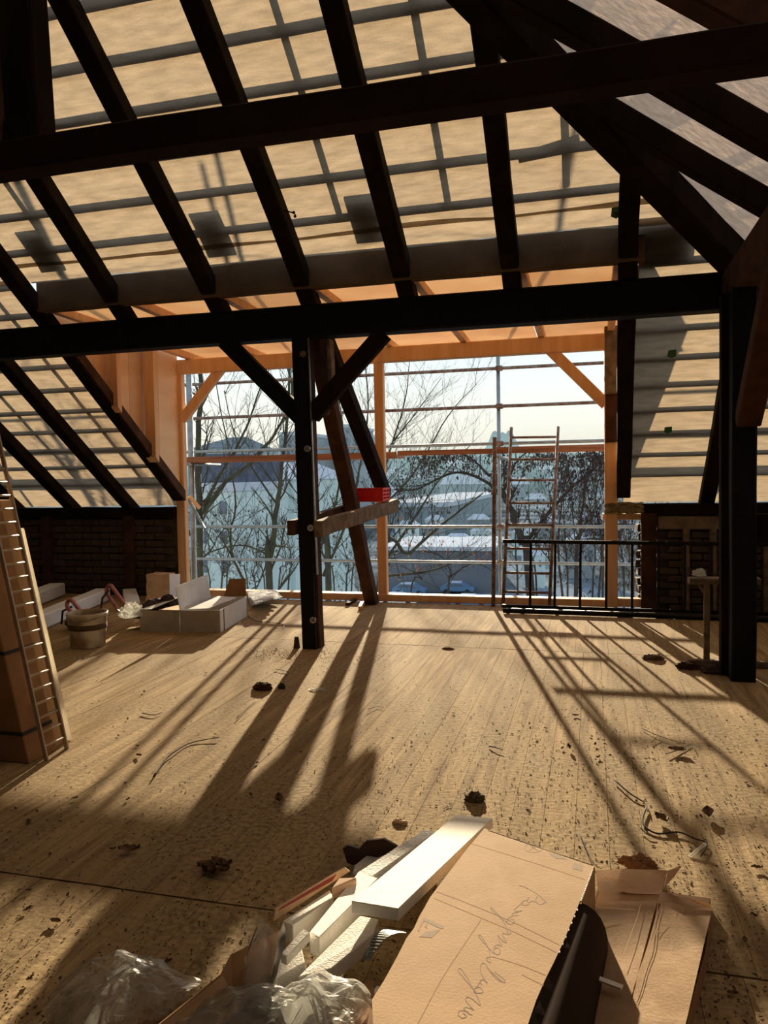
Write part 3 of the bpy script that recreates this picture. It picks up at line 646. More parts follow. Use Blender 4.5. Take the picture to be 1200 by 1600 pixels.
# ------------------------------------------------------------------ white carton by the window
wc = thing('open_carton', 'opened white carton with raised flaps on the floor left of the window', 'carton')
c1 = aZ(282, 988); c2 = aZ(344, 988); c3 = aZ(385, 963); hB = .235
d_ = (c3 - c2); 
def quad(name, pts, m, parent, th=.006):
    pts = [Vector(p) for p in pts]; n = (pts[1] - pts[0]).cross(pts[-1] - pts[0]).normalized(); bm = bmesh.new(); prism_bm(bm, pts, n * th); return mesh(name, bm, m, parent)
Z = Vector((0, 0, 1)); c4 = c1 + d_
quad('front_panel', [c1, c2, c2 + Z * hB, c1 + Z * hB], greyish_card, wc); quad('side_panel', [c2, c3, c3 + Z * hB, c2 + Z * hB], white_card, wc)
quad('back_panel', [c3, c4, c4 + Z * hB, c3 + Z * hB], white_card, wc); quad('side_panel', [c1, c4, c4 + Z * hB, c1 + Z * hB], white_card, wc); quad('bottom_panel', [c1 + Z * .01, c2 + Z * .01, c3 + Z * .01, c4 + Z * .01], card_d, wc)
fl0 = c1 + Z * hB; fl1 = c4 + Z * hB
quad('raised_flap', [fl0, fl1, fl1 + Vector((-.03, .0, .26)), fl0 + Vector((-.05, 0, .25))], white_card, wc)
t3 = c3 + Z * hB; t4 = c4 + Z * hB
quad('end_flap', [t3, t3 + (t4 - t3) * .62, t3 + (t4 - t3) * .5 + Vector((0, .05, .20)), t3 + Vector((-.02, .05, .20))], card_d, wc)
quad('inner_sheet', [c1 + Vector((.04, .1, hB - .01)), c2 + Vector((-.16, .06, hB + .0)), c2 + Vector((-.1, .6, hB + .03)), c1 + Vector((.06, .75, hB + .03))], white_card, wc)
bm = bmesh.new(); k1 = c2 + d_ * .12; bar_bm(bm, k1 + Vector((.006, 0, .0)), k1 + Vector((.006, 0, hB)), .008, .015, up=Vector((0, 1, 0))); mesh('strap', bm, cable_m, wc)
settle(wc)
wc2 = thing('open_carton', 'pale low carton with one slanting flap, left of the raised-flap carton', 'carton')
e1 = aZ(220, 986); e2 = c1 + Vector((-.01, .0, 0)); e3 = e2 + d_ * .8 + Vector((-.12, 0, 0)); e4 = e1 + d_ * .85
quad('front_panel', [e1, e2, e2 + Z * .225, e1 + Z * .225], greyish_card, wc2); quad('side_panel', [e1, e4, e4 + Z * .225, e1 + Z * .225], white_card, wc2); quad('side_panel', [e2, e3, e3 + Z * .225, e2 + Z * .225], white_card, wc2)
quad('back_panel', [e4, e3, e3 + Z * .225, e4 + Z * .225], white_card, wc2)
quad('top_flap', [e1 + Vector((0, 0, .228)), e1 + Vector((.13, 0, .235)), e4 + Vector((.36, .0, .33)), e4 + Vector((.14, 0, .235))], white_card, wc2)
quad('top_flap', [e1 + Vector((.22, .0, .23)), e2 + Vector((0, 0, .23)), e2 + Vector((.0, .25, .245)), e1 + Vector((.30, .25, .24))], card_l, wc2)
settle(wc2)
pb = thing('paper_bag', 'upright brown paper sack standing behind the white cartons by the wall', 'sack')
b0 = Vector((-5.75, 9.0, 0)); bm = bmesh.new(); prism_bm(bm, [b0, b0 + Vector((.31, .05, 0)), b0 + Vector((.29, .25, 0)), b0 + Vector((.0, .22, 0))], (.015, 0, .36))
bmesh.ops.subdivide_edges(bm, edges=bm.edges, cuts=3, use_grid_fill=True)
for v in bm.verts: v.co += Vector((ru(-.01, .01), ru(-.01, .01), ru(-.006, .006)))
mesh('sack_body', bm, card_l, pb); quad('side_label', [b0 + Vector((.32, .04, .0)), b0 + Vector((.36, .24, .0)), b0 + Vector((.37, .24, .34)), b0 + Vector((.33, .04, .36))], white_card, pb); settle(pb)
ws = thing('foil_sheets', 'loose pile of white foil sheets between the white carton and the window sill', 'sheet')
for i in range(5):
    P0 = aZ(392 + i * 2, 948 - i, .03 + i * .03); P1 = aZ(442 - i * 3, 932, .09 + i * .022); P2 = aZ(430, 922, .10 + i * .022); P3 = aZ(386, 925, .05 + i * .03)
    bm = bmesh.new()
    def sf(u, v): q = P0.lerp(P1, u).lerp(P3.lerp(P2, u), v); return q + Vector((0, 0, .025 * noise.noise(q * 7 + Vector((i, 0, 0)))))
    sheet_bm(bm, sf, 8, 8, .003); mesh('foil_sheet', bm, white_card, ws)
settle(ws)
def curve_on(name, pix, r, m, z=.012, label=None, cat=None, n=5, group=None):
    P = [aZ(x, y, z * .6 + (R() * .010)) for x, y in pix]; pts = []; r = r * (.55 if cat == 'stick' else .8)
    for i in range(len(P) - 1):
        for k in range(4):
            t = k / 4; p0 = P[max(i - 1, 0)]; p1 = P[i]; p2 = P[i + 1]; p3 = P[min(i + 2, len(P) - 1)]
            pts.append(.5 * ((2 * p1) + (p2 - p0) * t + (2 * p0 - 5 * p1 + 4 * p2 - p3) * t * t + (3 * p1 - p0 - 3 * p2 + p3) * t ** 3))
    pts.append(P[-1]); rs = [r * (1 - .5 * i / len(pts)) for i in range(len(pts))]
    return tag(tube(name, pts, rs, m, None, n), label, cat, group)
curve_on('cable', [(383, 940), (386, 958), (392, 966), (404, 971), (420, 972), (440, 975), (443, 980), (430, 983)], .006, cable_m, label='thin black cable curling on the floor right of the white carton', cat='cable')

# ------------------------------------------------------------------ debris on the floor
STK = 'sticks and twigs strewn over the floor boards'
sticks = [([(240, 1213), (258, 1187), (275, 1173), (300, 1160), (342, 1152)], .010, 'long dark forked stick on the left half of the floor'),
          ([(370, 1122), (388, 1105), (400, 1096)], .006, 'thin stick pointing at the small lump of wood'),
          ([(960, 1218), (985, 1240), (1008, 1255), (1012, 1268)], .009, 'curled dark strip at the right, upper one'),
          ([(1010, 1262), (1004, 1285), (1025, 1302), (1060, 1300), (1085, 1310), (1105, 1318), (1095, 1338)], .009, 'long curled dark strip right of the large carton'),
          ([(1000, 1292), (1012, 1304), (1024, 1308)], .006, 'short dark splinter touching the long curled strip'),
          ([(1003, 1138), (1030, 1150), (1068, 1162)], .005, 'thin forked twig on the right part of the floor'),
          ([(1018, 1160), (1028, 1150)], .004, 'tiny side twig of the forked twig at right'),
          ([(1040, 1178), (1060, 1172), (1080, 1163), (1086, 1175)], .005, 'pale twig with a leaf near the right edge'),
          ([(764, 1166), (775, 1168), (786, 1172)], .007, 'short thick dark chip of bark in the middle of the sunlit floor'),
          ([(905, 1300), (925, 1345), (940, 1358)], .004, 'thin twig just above the flattened cardboard'),
          ([(575, 1108), (590, 1104), (600, 1106)], .004, 'fine straw near the shadow of the raking strut'),
          ([(430, 1045), (450, 1050), (446, 1058), (440, 1072)], .005, 'bent splinter just in front of the bolted post'),
          ([(222, 1114), (240, 1117), (254, 1113)], .007, 'short dark splinter on the left sunlit floor')]
for pix, r, lab in sticks: curve_on('stick', pix, r, barkd, label=lab, cat='stick', group=STK)
def lump(name, px, py, s, m, label, cat, seed, z=None, group=None):
    c = aZ(px, py, 0); return tag(crumple(name, c + Vector((0, 0, s[2] * .4)), s, seed, m, amp=.25), label, cat, group)
lump('wood_chunk', 411, 1077, (.075, .05, .04), brown_wood, 'reddish lump of wood in front of the bolted post', 'wood', 2)
lump('clod', 742, 1251, (.045, .03, .03), chip, 'brown clod on the sunlit floor above the foam pieces', 'clod', 4)
lump('clod', 625, 1286, (.035, .02, .012), card_l, 'small pale crumpled scrap above the foam pieces', 'clod', 9)
lump('clod', 440, 1076, (.03, .02, .03), cable_m, 'small black lump beside the reddish lump of wood', 'clod', 21)
lump('plastic_scrap', 497, 1079, (.07, .03, .012), film_milk, 'flat clear plastic scrap right of the bolted post shadow', 'plastic', 6)
lump('debris_heap', 1020, 1030, (.09, .05, .03), leafm, 'dark heap of leaves beneath the railing shadow', 'debris', 12)
lump('debris_heap', 1075, 1045, (.09, .05, .04), brown_wood, 'reddish brown rubble left of the wooden stand foot', 'debris', 13)
lump('debris_heap', 1120, 1052, (.12, .06, .05), brickm, 'brick rubble at the foot of the right-hand post', 'debris', 15)
lump('debris_heap', 700, 1014, (.05, .02, .012), leafm, 'dark scrap in the cross joint of the floor boards', 'debris', 16)
lump('white_offcut', 484, 987, (.028, .022, .01), foam, 'tiny white offcut right of the bolted post', 'offcut', 17)
tag(bar('wood_offcut', aZ(563, 950, .025), aZ(566, 942, .025), .05, .045, new_wood), 'small square wood offcut at the foot of the raking strut', 'timber')
tag(bar('wood_offcut', aZ(543, 944, .02), aZ(556, 936, .02), .05, .04, brown_wood), 'brown block left of the foot of the raking strut', 'timber')
tag(bar('wood_wedge', (-2.70, 6.72, 0.0), (-2.70, 6.72, .11), .05, .06, brown_wood, up=Vector((0, 1, 0)), w2=.03, h2=.03), 'small dark wedge standing left of the bolted post base', 'wedge')
def leaf_mesh(seed):
    random.seed(seed); bm = bmesh.new(); L = ru(.03, .055); W = L * ru(.35, .6)
    def fn(u, v): a = v * 2 - 1; wv = W * math.sqrt(max(0, 1 - a * a)) ; return Vector(((u * 2 - 1) * wv, a * L, .012 + .018 * abs(u * 2 - 1) * ru(.5, 1.2) + .012 * a * a + ru(-.003, .003)))
    sheet_bm(bm, fn, 4, 6); me = bpy.data.meshes.new('leaf'); bmesh.ops.remove_doubles(bm, verts=bm.verts, dist=.0005); bm.to_mesh(me); bm.free(); me.materials.append(leafm); return me
LM = [leaf_mesh(s) for s in range(8)]; random.seed(21)
def leaf(px, py, s=1.0, label=None, group=None):
    c = aZ(px, py, .002); o = link('leaf', random.choice(LM)); o.location = c; o.rotation_euler = (ru(-.1, .1), ru(-.1, .1), ru(0, 6.28)); o.scale = (s, s, s)
    return tag(o, label, 'leaf', group)
LG = 'small dry leaves scattered over the floor boards'
for i in range(100):
    y = 1000 + 560 * R() ** .8; x = ru(20, 1190)
    if y > 1240 and 400 < x < 1130: continue
    leaf(x, y, ru(.2, .45), 'small dark dry leaf lying loose on the dusty floor boards', LG)
for k, (px, py) in enumerate(((328, 1358), (338, 1364), (350, 1359), (320, 1366), (342, 1356), (333, 1369), (347, 1366))):
    leaf(px, py, .9, 'withered leaf of the small leaf heap on the shaded left floor', 'leaves of the heap on the shaded floor')
for (px, py, lab) in ((202, 1333, 'curled dark leaf alone in the shade, upper left of the leaf heap'), (436, 1254, 'dark leaf in the shadow gap right of the sunlit wedge'), (1035, 1285, 'brown leaf near the curled strips on the right'), (1057, 1176, 'pale leaf with the pale twig at the right'),
                      (890, 1172, 'dark curled leaf in the railing shadow'), (1106, 1276, 'brown crumpled leaf near the right edge of the sunlit floor')):
    leaf(px, py, .9, lab, None)
# crumbs nobody could count
bm = bmesh.new(); random.seed(5)
for i in range(6500):
    if R() < .55: c = aZ(ru(-20, 1220), 960 + 640 * R() ** .75, .002)
    else: c = Vector((random.gauss(.3, .9), random.gauss(3.6, 1.1), .002))
    if c.y > 9.2 or c.y < 1.6: continue
    a = ru(0, 3.14); l = ru(.002, .0075) * (2.0 if R() < .05 else 1); w_ = l * ru(.2, .6); h = ru(.002, .005)
    t = Vector((math.cos(a), math.sin(a), 0)); s = Vector((-t.y, t.x, 0))
    v = [bm.verts.new(c + t * l), bm.verts.new(c + s * w_), bm.verts.new(c - t * l), bm.verts.new(c - s * w_), bm.verts.new(c + Vector((0, 0, h)))]
    for k in range(4): bm.faces.new((v[k], v[(k + 1) % 4], v[4]))
tag(mesh('wood_crumbs', bm, chip), 'fine crumbs, splinters and dust strewn all over the floor boards', 'debris', kind='stuff')
bm = bmesh.new()
for i in range(900):
    c = Vector((random.gauss(-2.55, .35), random.gauss(6.45, .16), .002)); l = ru(.003, .008); a = ru(0, 3.14); t = Vector((math.cos(a), math.sin(a), 0)) * l; s = Vector((-t.y, t.x, 0)) * .6
    v = [bm.verts.new(c + t), bm.verts.new(c + s), bm.verts.new(c - t), bm.verts.new(c - s), bm.verts.new(c + Vector((0, 0, .003)))]
    for k in range(4): bm.faces.new((v[k], v[(k + 1) % 4], v[4]))
tag(mesh('sawdust', bm, mat('orange_sawdust', (.60, .30, .12), .9)), 'orange sawdust around the foot of the bolted post', 'sawdust', kind='stuff')

# ================================================================== FOREGROUND HEAP
def cz_(px, py, z, X=640, Y=1290, s=4.0): return aZ(X + px / s, Y + py / s, z)
CT = .21
big = thing('large_carton', 'large brown carton with handwriting and packing symbols in the foreground', 'carton')
outline = [(757, 1294), (762, 1296), (800, 1309), (860, 1330), (922, 1350), (929, 1353), (917, 1380), (905, 1411), (893, 1440), (881, 1470), (866, 1502), (852, 1530), (838, 1562), (825, 1600), (806, 1650), (590, 1650), (583, 1600), (581, 1562), (600, 1532), (622, 1492), (635, 1466), (647, 1450), (655, 1432), (662, 1420), (672, 1402), (684, 1386), (706, 1357), (729, 1327)]
top = [aZ(x, y, CT) for x, y in outline]
bm = bmesh.new(); prism_bm(bm, top, (0, 0, -.006)); lid = mesh('lid_panel', bm, card, big)
for i in (1, 2, 3, 4): pass
far = [aZ(762, 1298, CT), aZ(926, 1353, CT)]
quad('end_panel', [far[0], far[1], far[1] - Z * CT, far[0] - Z * CT], card, big)
rr_ = [aZ(927, 1354, CT - .002), aZ(905, 1412, CT - .002), aZ(866, 1504, CT - .002), aZ(808, 1648, CT - .002)]
quad('side_panel', [rr_[0], rr_[1], rr_[1] - Z * (CT - .03), rr_[0] - Z * (CT - .03)], card, big)
quad('side_panel', [aZ(757, 1296, CT - .01), aZ(684, 1388, CT - .01), aZ(684, 1388, CT - .01) + Vector((.01, 0, -.19)), aZ(757, 1296, CT - .01) + Vector((.01, 0, -.19))], card, big)
# inner flap hanging out of the open side
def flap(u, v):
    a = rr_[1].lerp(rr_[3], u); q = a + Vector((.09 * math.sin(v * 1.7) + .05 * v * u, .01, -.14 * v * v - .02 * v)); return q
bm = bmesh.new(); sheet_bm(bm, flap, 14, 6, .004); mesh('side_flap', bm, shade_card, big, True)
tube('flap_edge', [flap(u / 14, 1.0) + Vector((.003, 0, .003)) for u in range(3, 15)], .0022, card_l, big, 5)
bm = bmesh.new()
for i in range(24):
    a = rr_[0].lerp(rr_[1], .12 + i * .05) if i < 17 else rr_[1].lerp(rr_[2], (i - 16) * .12)
    box_bm(bm, a + Vector((.002, 0, .0)), (.004, .009, .004))
mesh('perforation_teeth', bm, foam, big)
# ink marks printed flat on the lid; crease shade painted as flat strips
def stroke(bm, pix, wd, z=CT + .0004, s=4.0):
    P = [cz_(x, y, z, s=s) for x, y in pix]; sm = []
    for i in range(len(P) - 1):
        p0 = P[max(i - 1, 0)]; p1 = P[i]; p2 = P[i + 1]; p3 = P[min(i + 2, len(P) - 1)]
        for k in range(5):
            t = k / 5; sm.append(.5 * ((2 * p1) + (p2 - p0) * t + (2 * p0 - 5 * p1 + 4 * p2 - p3) * t * t + (3 * p1 - p0 - 3 * p2 + p3) * t ** 3))
    sm.append(P[-1]); prev = None
    for i, p in enumerate(sm):
        t = sm[min(i + 1, len(sm) - 1)] - sm[max(i - 1, 0)]; n = Vector((-t.y, t.x, 0)); n = n.normalized() * wd if n.length > 1e-9 else Vector((wd, 0, 0))
        c = (bm.verts.new(p + n), bm.verts.new(p - n))
        if prev: bm.faces.new((prev[0], prev[1], c[1], c[0]))
        prev = c
W = [[(683, 372), (720, 384), (770, 410), (815, 440), (857, 482)], [(850, 475), (825, 492), (800, 485), (788, 462), (800, 442)], [(792, 480), (768, 470), (745, 482), (735, 465), (745, 447), (735, 470)],
     [(735, 470), (715, 468), (700, 490), (720, 497), (748, 490)], [(703, 482), (675, 505), (655, 525), (668, 536), (702, 530), (668, 542), (640, 552), (652, 562), (684, 558)],
     [(650, 560), (620, 578), (605, 600), (620, 614), (650, 610), (655, 590), (630, 585)], [(620, 612), (590, 590), (550, 550), (508, 510), (516, 530), (570, 580), (606, 635), (612, 672), (598, 640)],
     [(625, 640), (632, 670), (610, 680), (580, 672), (590, 700), (605, 730), (575, 715), (552, 682), (560, 720), (575, 752), (548, 742)], [(545, 745), (525, 762), (530, 792), (550, 806), (566, 790), (552, 762), (530, 770)],
     [(530, 800), (500, 770), (450, 715), (430, 688), (445, 688), (480, 740), (500, 790), (505, 855), (478, 828), (528, 818)],
     [(488, 892), (530, 930), (588, 980), (592, 962), (530, 912)], [(590, 978), (555, 965), (510, 920), (470, 862), (445, 870), (445, 920), (485, 982)], [(485, 985), (460, 962), (438, 972), (452, 992)],
     [(450, 962), (425, 1000), (400, 1030), (420, 1046), (457, 1040), (442, 1010), (410, 1015)], [(420, 1045), (380, 1000), (330, 940), (302, 902), (318, 893), (360, 950), (390, 1010), (428, 1080), (440, 1122), (395, 1085), (360, 1068)],
     [(360, 1068), (350, 1090), (382, 1130), (402, 1152), (370, 1138), (338, 1140), (368, 1172), (392, 1184)], [(370, 1165), (320, 1155), (303, 1180), (330, 1202), (356, 1190), (332, 1172)]]
bm = bmesh.new()
for s_ in W: stroke(bm, s_, .00105)
mesh('handwriting', bm, pen, lid)
bm = bmesh.new()
ring = [(775 + 55 * math.cos(a), 138 + 29 * math.sin(a)) for a in [2 * math.pi * i / 16 for i in range(17)]]; stroke(bm, ring, .0011)
stroke(bm, [(745, 118), (805, 158)], .001); stroke(bm, [(800, 122), (750, 152)], .001); stroke(bm, [(762, 128), (790, 150)], .002)
for poly in ([(868, 170), (925, 180), (990, 210), (915, 205)], [(1035, 232), (1084, 250), (1078, 284), (1018, 268), (1020, 245)], [(90, 575), (215, 628), (210, 642), (190, 642), (92, 596), (64, 640), (62, 664), (48, 655)], [(105, 662), (190, 650), (140, 700), (60, 694)]):
    bm.faces.new([bm.verts.new(cz_(x, y, CT + .0004)) for x, y in poly])
stroke(bm, [(948, 152), (930, 195)], .0009); stroke(bm, [(1078, 205), (1066, 250)], .0009); stroke(bm, [(95, 630), (108, 640), (100, 622), (112, 618)], .0012)
mesh('printed_symbols', bm, print_ink, lid)
bm = bmesh.new()
for s_ in ([(385, 112), (700, 208), (1098, 338)], [(168, 412), (350, 480), (640, 600), (935, 745)], [(150, 452), (430, 570), (640, 658), (918, 792)], [(445, 590), (330, 760), (200, 960), (50, 1240)], [(520, 820), (690, 870), (850, 935)], [(700, 930), (840, 1000)]): stroke(bm, s_, .0009)
mesh('crease', bm, mat('crease_shade', (.36, .215, .11), .9), lid)
settle(big)

# flattened carton at the right
fc = thing('flattened_carton', 'flattened pale carton with torn flaps on the floor right of the large carton', 'carton')
def fq(px, py, z): return aZ(880 + px / 4.8, 1320 + py / 4.8, z)
def soft(name, pts, m, nu=10, nv=14, th=.008, amp=.006, seed=0, drop=None):
    P = pts; bm = bmesh.new()
    def f(u, v):
        q = P[0].lerp(P[1], u).lerp(P[3].lerp(P[2], u), v); return q + Vector((0, 0, amp * noise.noise(q * 6 + Vector((seed, 0, 0)))))
    sheet_bm(bm, f, nu, nv, th, drop); return mesh(name, bm, m, fc, False)
soft('carton_panel', [fq(735, 420, .075), fq(1120, 470, .085), fq(900, 1420, .09), fq(430, 1400, .07)], card_l, seed=2)
soft('carton_panel', [fq(270, 350, .055), fq(722, 365, .07), fq(425, 1460, .07), fq(-60, 1460, .05)], card_l, seed=3)
soft('torn_flap', [fq(240, 185, .05), fq(440, 180, .055), fq(430, 360, .055), fq(265, 350, .055)], card_l, seed=5)
soft('torn_flap', [fq(440, 178, .075), fq(785, 190, .085), fq(740, 352, .08), fq(382, 350, .07)], card_l, seed=7, amp=.003)
soft('torn_flap', [fq(785, 192, .088), fq(890, 160, .13), fq(835, 240, .10), fq(755, 325, .085)], card_l, 5, 5, .004, .004)
soft('torn_flap', [fq(740, 345, .09), fq(840, 385, .10), fq(1105, 440, .10), fq(1110, 475, .088)], card_l, 6, 3, .004, .01)
v0 = [fq(1122, 472, .084), fq(1060, 820, .086), fq(1010, 1000, .088), fq(950, 1250, .09), fq(905, 1420, .09)]
bm = bmesh.new(); 
for a, b in zip(v0, v0[1:]):
    bm.faces.new([bm.verts.new(q) for q in (a, b, b - Z * .085, a - Z * .08)])
mesh('carton_side', bm, card_d, fc)
bm = bmesh.new(); a = [fq(735, 430, .0), fq(1105, 480, .0), fq(870, 1480, 0), fq(-40, 1480, 0), fq(270, 370, 0)]; prism_bm(bm, a, (0, 0, .04)); mesh('lower_layer', bm, card_d, fc)
bm = bmesh.new()
for s_ in ([(722, 370), (700, 520), (640, 760), (520, 1080)], [(745, 430), (720, 560), (650, 800), (530, 1110)], [(590, 400), (560, 530), (440, 850)], [(700, 660), (820, 600), (990, 510)], [(990, 500), (975, 660), (890, 1060)], [(380, 440), (510, 445)], [(250, 466), (400, 478), (540, 490)], [(860, 500), (845, 570)], [(925, 490), (905, 540)]):
    P = [fq(x, y, .082) for x, y in s_]
    for i in range(len(P) - 1):
        t = (P[i + 1] - P[i]); n = Vector((-t.y, t.x, 0)).normalized() * .0014
        bm.faces.new([bm.verts.new(q) for q in (P[i] + n, P[i] - n, P[i + 1] - n, P[i + 1] + n)])
mesh('crease', bm, MAT['crease_shade'], fc)  # shade along the folds, painted as thin flat strips
settle(fc)
o = tag(crumple('cardboard_scrap', aZ(1000, 1352, .03), (.07, .03, .035), 31, card_d), 'curled dark brown cardboard scrap behind the flattened carton', 'cardboard')
tag(bar('white_strip', aZ(932, 1528, .095), aZ(972, 1543, .095), .02, .006, foam), 'short white strip in the black shadow beside the large carton', 'strip')
tag(bar('clear_plate', aZ(1078, 1338, .004), aZ(1102, 1318, .03), .012, .006, film_milk), 'narrow clear plastic strip on the floor at the end of the curled dark strip', 'plastic')

# foam pieces
def block(name, pix, zs, th, m, label, cat='foam block', group='white foam pieces in the heap', s=1.0, X=0, Y=0):
    if not isinstance(zs, (list, tuple)): zs = [zs] * len(pix)
    t = [aZ(X + x / s, Y + y / s, z) for (x, y), z in zip(pix, zs)]
    bm = bmesh.new(); prism_bm(bm, t, (0, 0, -th)); bmesh.ops.bevel(bm, geom=list(bm.edges), offset=.0025, segments=1, affect='EDGES')
    return tag(mesh(name, bm, m), label, cat, group)
C3 = dict(s=4.615, X=400, Y=1260)
block('foam_block', [(687, 682), (1027, 737), (1708, 84), (1440, 60)], [.225, .225, .15, .15], .042, foam, 'bright white foam slab lying on top of the heap against the large carton', **C3)
block('foam_block', [(722, 480), (845, 500), (1295, 185), (1215, 165)], [.13, .13, .10, .10], .07, foam2, 'long blue-grey foam strip pointing away at the back left of the heap', **C3)
block('foam_block', [(385, 905), (455, 945), (880, 517), (740, 470)], [.155, .155, .14, .14], .07, foam, 'long white foam bar in the middle of the heap, left of the top slab', **C3)
block('foam_block', [(190, 826), (266, 862), (560, 655), (530, 600)], [.13, .13, .13, .13], .06, foam, 'square-ended white foam bar at the left of the heap beside the red-printed strip', **C3)
block('foam_block', [(750, 785), (890, 812), (845, 918), (540, 1170), (300, 1230)], [.15, .15, .15, .14, .14], .05, foam, 'white foam slab with fine cross lines below the top slab', **C3)
block('foam_block', [(175, 1062), (222, 1085), (392, 905), (340, 880)], [.15, .15, .17, .17], .03, foam, 'small narrow foam offcut at the near end of the middle foam bar', **C3)
block('foam_block', [(140, 1100), (225, 1092), (330, 1020), (352, 1125), (140, 1240)], [.11, .12, .12, .11, .11], .07, foam, 'rough broken foam lump beside the standing clear film', **C3)
block('foam_block', [(545, 590), (600, 515), (722, 508), (725, 530)], [.16, .165, .165, .16], .04, mat('peach_foam', (.80, .52, .34), .8), 'small peach-coloured chunk behind the square-ended foam bar', **C3)
rs = thing('printed_strip', 'torn cardboard strip with red print along the left of the foam pieces', 'cardboard')
q = [aZ(427, 1440, .10), aZ(431, 1421, .15), aZ(540, 1356, .15), aZ(547, 1361, .12)]
sb_ = quad('strip_board', q, card_l, rs); q = [aZ(434, 1424, .1495), aZ(438, 1419, .158), aZ(526, 1366, .158), aZ(520, 1376, .1495)]; quad('red_print', q, redprint, sb_, .002); settle(rs)
def standing(name, pix, Y, th, m, label, cat, lean=0.0):
    t = [aY(x, y, Y) for x, y in pix]; z0 = min(p.z for p in t)
    t = [p + Vector((0, lean * (p.z - z0), 0)) for p in t]; bm = bmesh.new(); prism_bm(bm, t, (0, th, 0)); return tag(mesh(name, bm, m), label, cat)
C = [(625, 300), (660, 275), (740, 300), (800, 240), (870, 235), (920, 228), (1020, 285), (935, 345), (700, 420), (655, 400)]
standing('cardboard_scrap', [(400 + x / 4.615, 1260 + y / 4.615 + 1) for x, y in C], 2.93, .012, mat('wet_dark_cardboard', (.045, .022, .015), .9), 'dark torn cardboard scrap standing behind the foam pieces', 'cardboard')  # very dark even brown for the standing scrap
block('slate_board', [(700, 470), (715, 420), (860, 300), (935, 345)], [.06, .06, .06, .06], .02, foam2, 'thin grey board leaning between the dark scrap and the blue-grey foam strip', 'board', None, **C3)
# perforated sheet profile
ps = thing('mesh_profile', 'bent grey perforated mesh profile between foam slab and large carton', 'profile')
bm = bmesh.new(); q0 = aZ(607, 1452, .20); q1 = aZ(634, 1458, .20); q2 = aZ(578, 1500, .17); q3 = aZ(566, 1500, .12)
for i in range(15):
    t = i / 14; a = q0.lerp(q3, t) + Z * .03 * math.sin(t * 3.1); b = q1.lerp(q2, t) + Z * .03 * math.sin(t * 3.1); bar_bm(bm, a, b, .004, .002)
for i in range(9):
    u = i / 8; 
    for j in range(14):
        t0, t1 = j / 14, (j + 1) / 14
        a = q0.lerp(q3, t0).lerp(q1.lerp(q2, t0), u) + Z * .03 * math.sin(t0 * 3.1); b = q0.lerp(q3, t1).lerp(q1.lerp(q2, t1), u) + Z * .03 * math.sin(t1 * 3.1); bar_bm(bm, a, b, .004, .002)
mesh('mesh_sheet', bm, steel, ps); settle(ps)
# open carton under the film
oc = thing('open_carton', 'open brown carton at the bottom edge holding film and foam', 'carton')
a0 = aZ(215, 1628, .16); a1 = aZ(346, 1523, .16); a2 = aZ(362, 1492, .16); a3 = aZ(440, 1452, .12); a4 = aZ(700, 1640, .10)
for p, q in ((a0, a1), (a1, a2), (a2, a3)): quad('carton_wall', [p, q, Vector((q.x, q.y, 0.002)), Vector((p.x, p.y, 0.002))], card_d, oc, .004)
quad('inner_flap', [a0 + Vector((.004, 0, 0)), a1 + Vector((.004, 0, 0)), aZ(372, 1575, .07), aZ(300, 1660, .07)], card, oc, .004)
quad('carton_bottom', [Vector((a0.x, a0.y, .006)), Vector((a1.x, a1.y, .006)), Vector((a3.x, a3.y, .006)), Vector((a4.x, a4.y + .3, .006)), Vector((a4.x, a4.y, .006))], mat('dark_carton_inside', (.05, .028, .016), .9), oc, .004)  # bottom sheet coloured dark for the shade inside the carton
settle(oc)
tag(mesh('folded_cardboard', (lambda b: (prism_bm(b, [aZ(548, 1545, .12), aZ(584, 1530, .15), aZ(590, 1660, .15), aZ(500, 1660, .12)], (0, 0, -.006)), b)[1])(bmesh.new()), card_d), 'brown folded cardboard between the film and the large carton at the bottom edge', 'cardboard')
# clear films
def drape(name, c, sx_, sy_, hz, seed, m, label, rot=0.0, n=30, z0=.01):
    T = thing(name, label, 'plastic film')
    for L in range(2):
        bm = bmesh.new()
        def f(u, v):
            a = u * 2 - 1; b = v * 2 - 1; rr = max(0, 1 - (a * a + b * b) * .6)
            p = Vector((a * sx_, b * sy_, 0)); k = p * (5.0 + 2.5 * L) + Vector((seed, L * 7, 0))
            ca = noise.cell_vector(k * 1.3); vd = noise.voronoi(k * 1.2)[0]; rdg = vd[1] - vd[0]; v2 = noise.voronoi(k * 3.1)[0]; r2 = v2[1] - v2[0]
            z = hz * rr * (.30 + .55 * (1 - min(1, rdg * 1.6)) + .25 * (1 - min(1, r2 * 1.5))) + hz * .35 * rr * noise.noise(k * .8)
            e_ = 1 + .30 * noise.noise(Vector((math.atan2(b, a) * 1.6 + seed, 0, L)))
            q = Vector((p.x * e_, p.y * e_, max(0, z) * (1 - .4 * L) + z0)); q.rotate(Matrix.Rotation(rot, 3, 'Z')); return Vector(c) + q + noise.noise_vector(k * 1.7) * .022
        sheet_bm(bm, f, n + 12 * L, n + 12 * L, 0, lambda u, v: ((u * 2 - 1) ** 2 + (v * 2 - 1) ** 2) > 1.02 + .35 * noise.noise(Vector((u * 4, v * 4, seed))))
        for v in bm.verts:
            if v.co.z < .004: v.co.z = .004
        mesh('film_fold', bm, m, T, False)
    settle(T); return T
c = aZ(188, 1555, .05); drape('plastic_film', (c.x, c.y, 0), .20, .17, .13, 3.3, film, 'crumpled clear film lying alone on the floor at the lower left', .3)
c = aZ(372, 1570, .15); drape('plastic_film', (c.x + .02, c.y - .02, .10), .15, .13, .08, 8.1, film, 'crinkled clear film at the bottom of the open carton, darker half', .2)
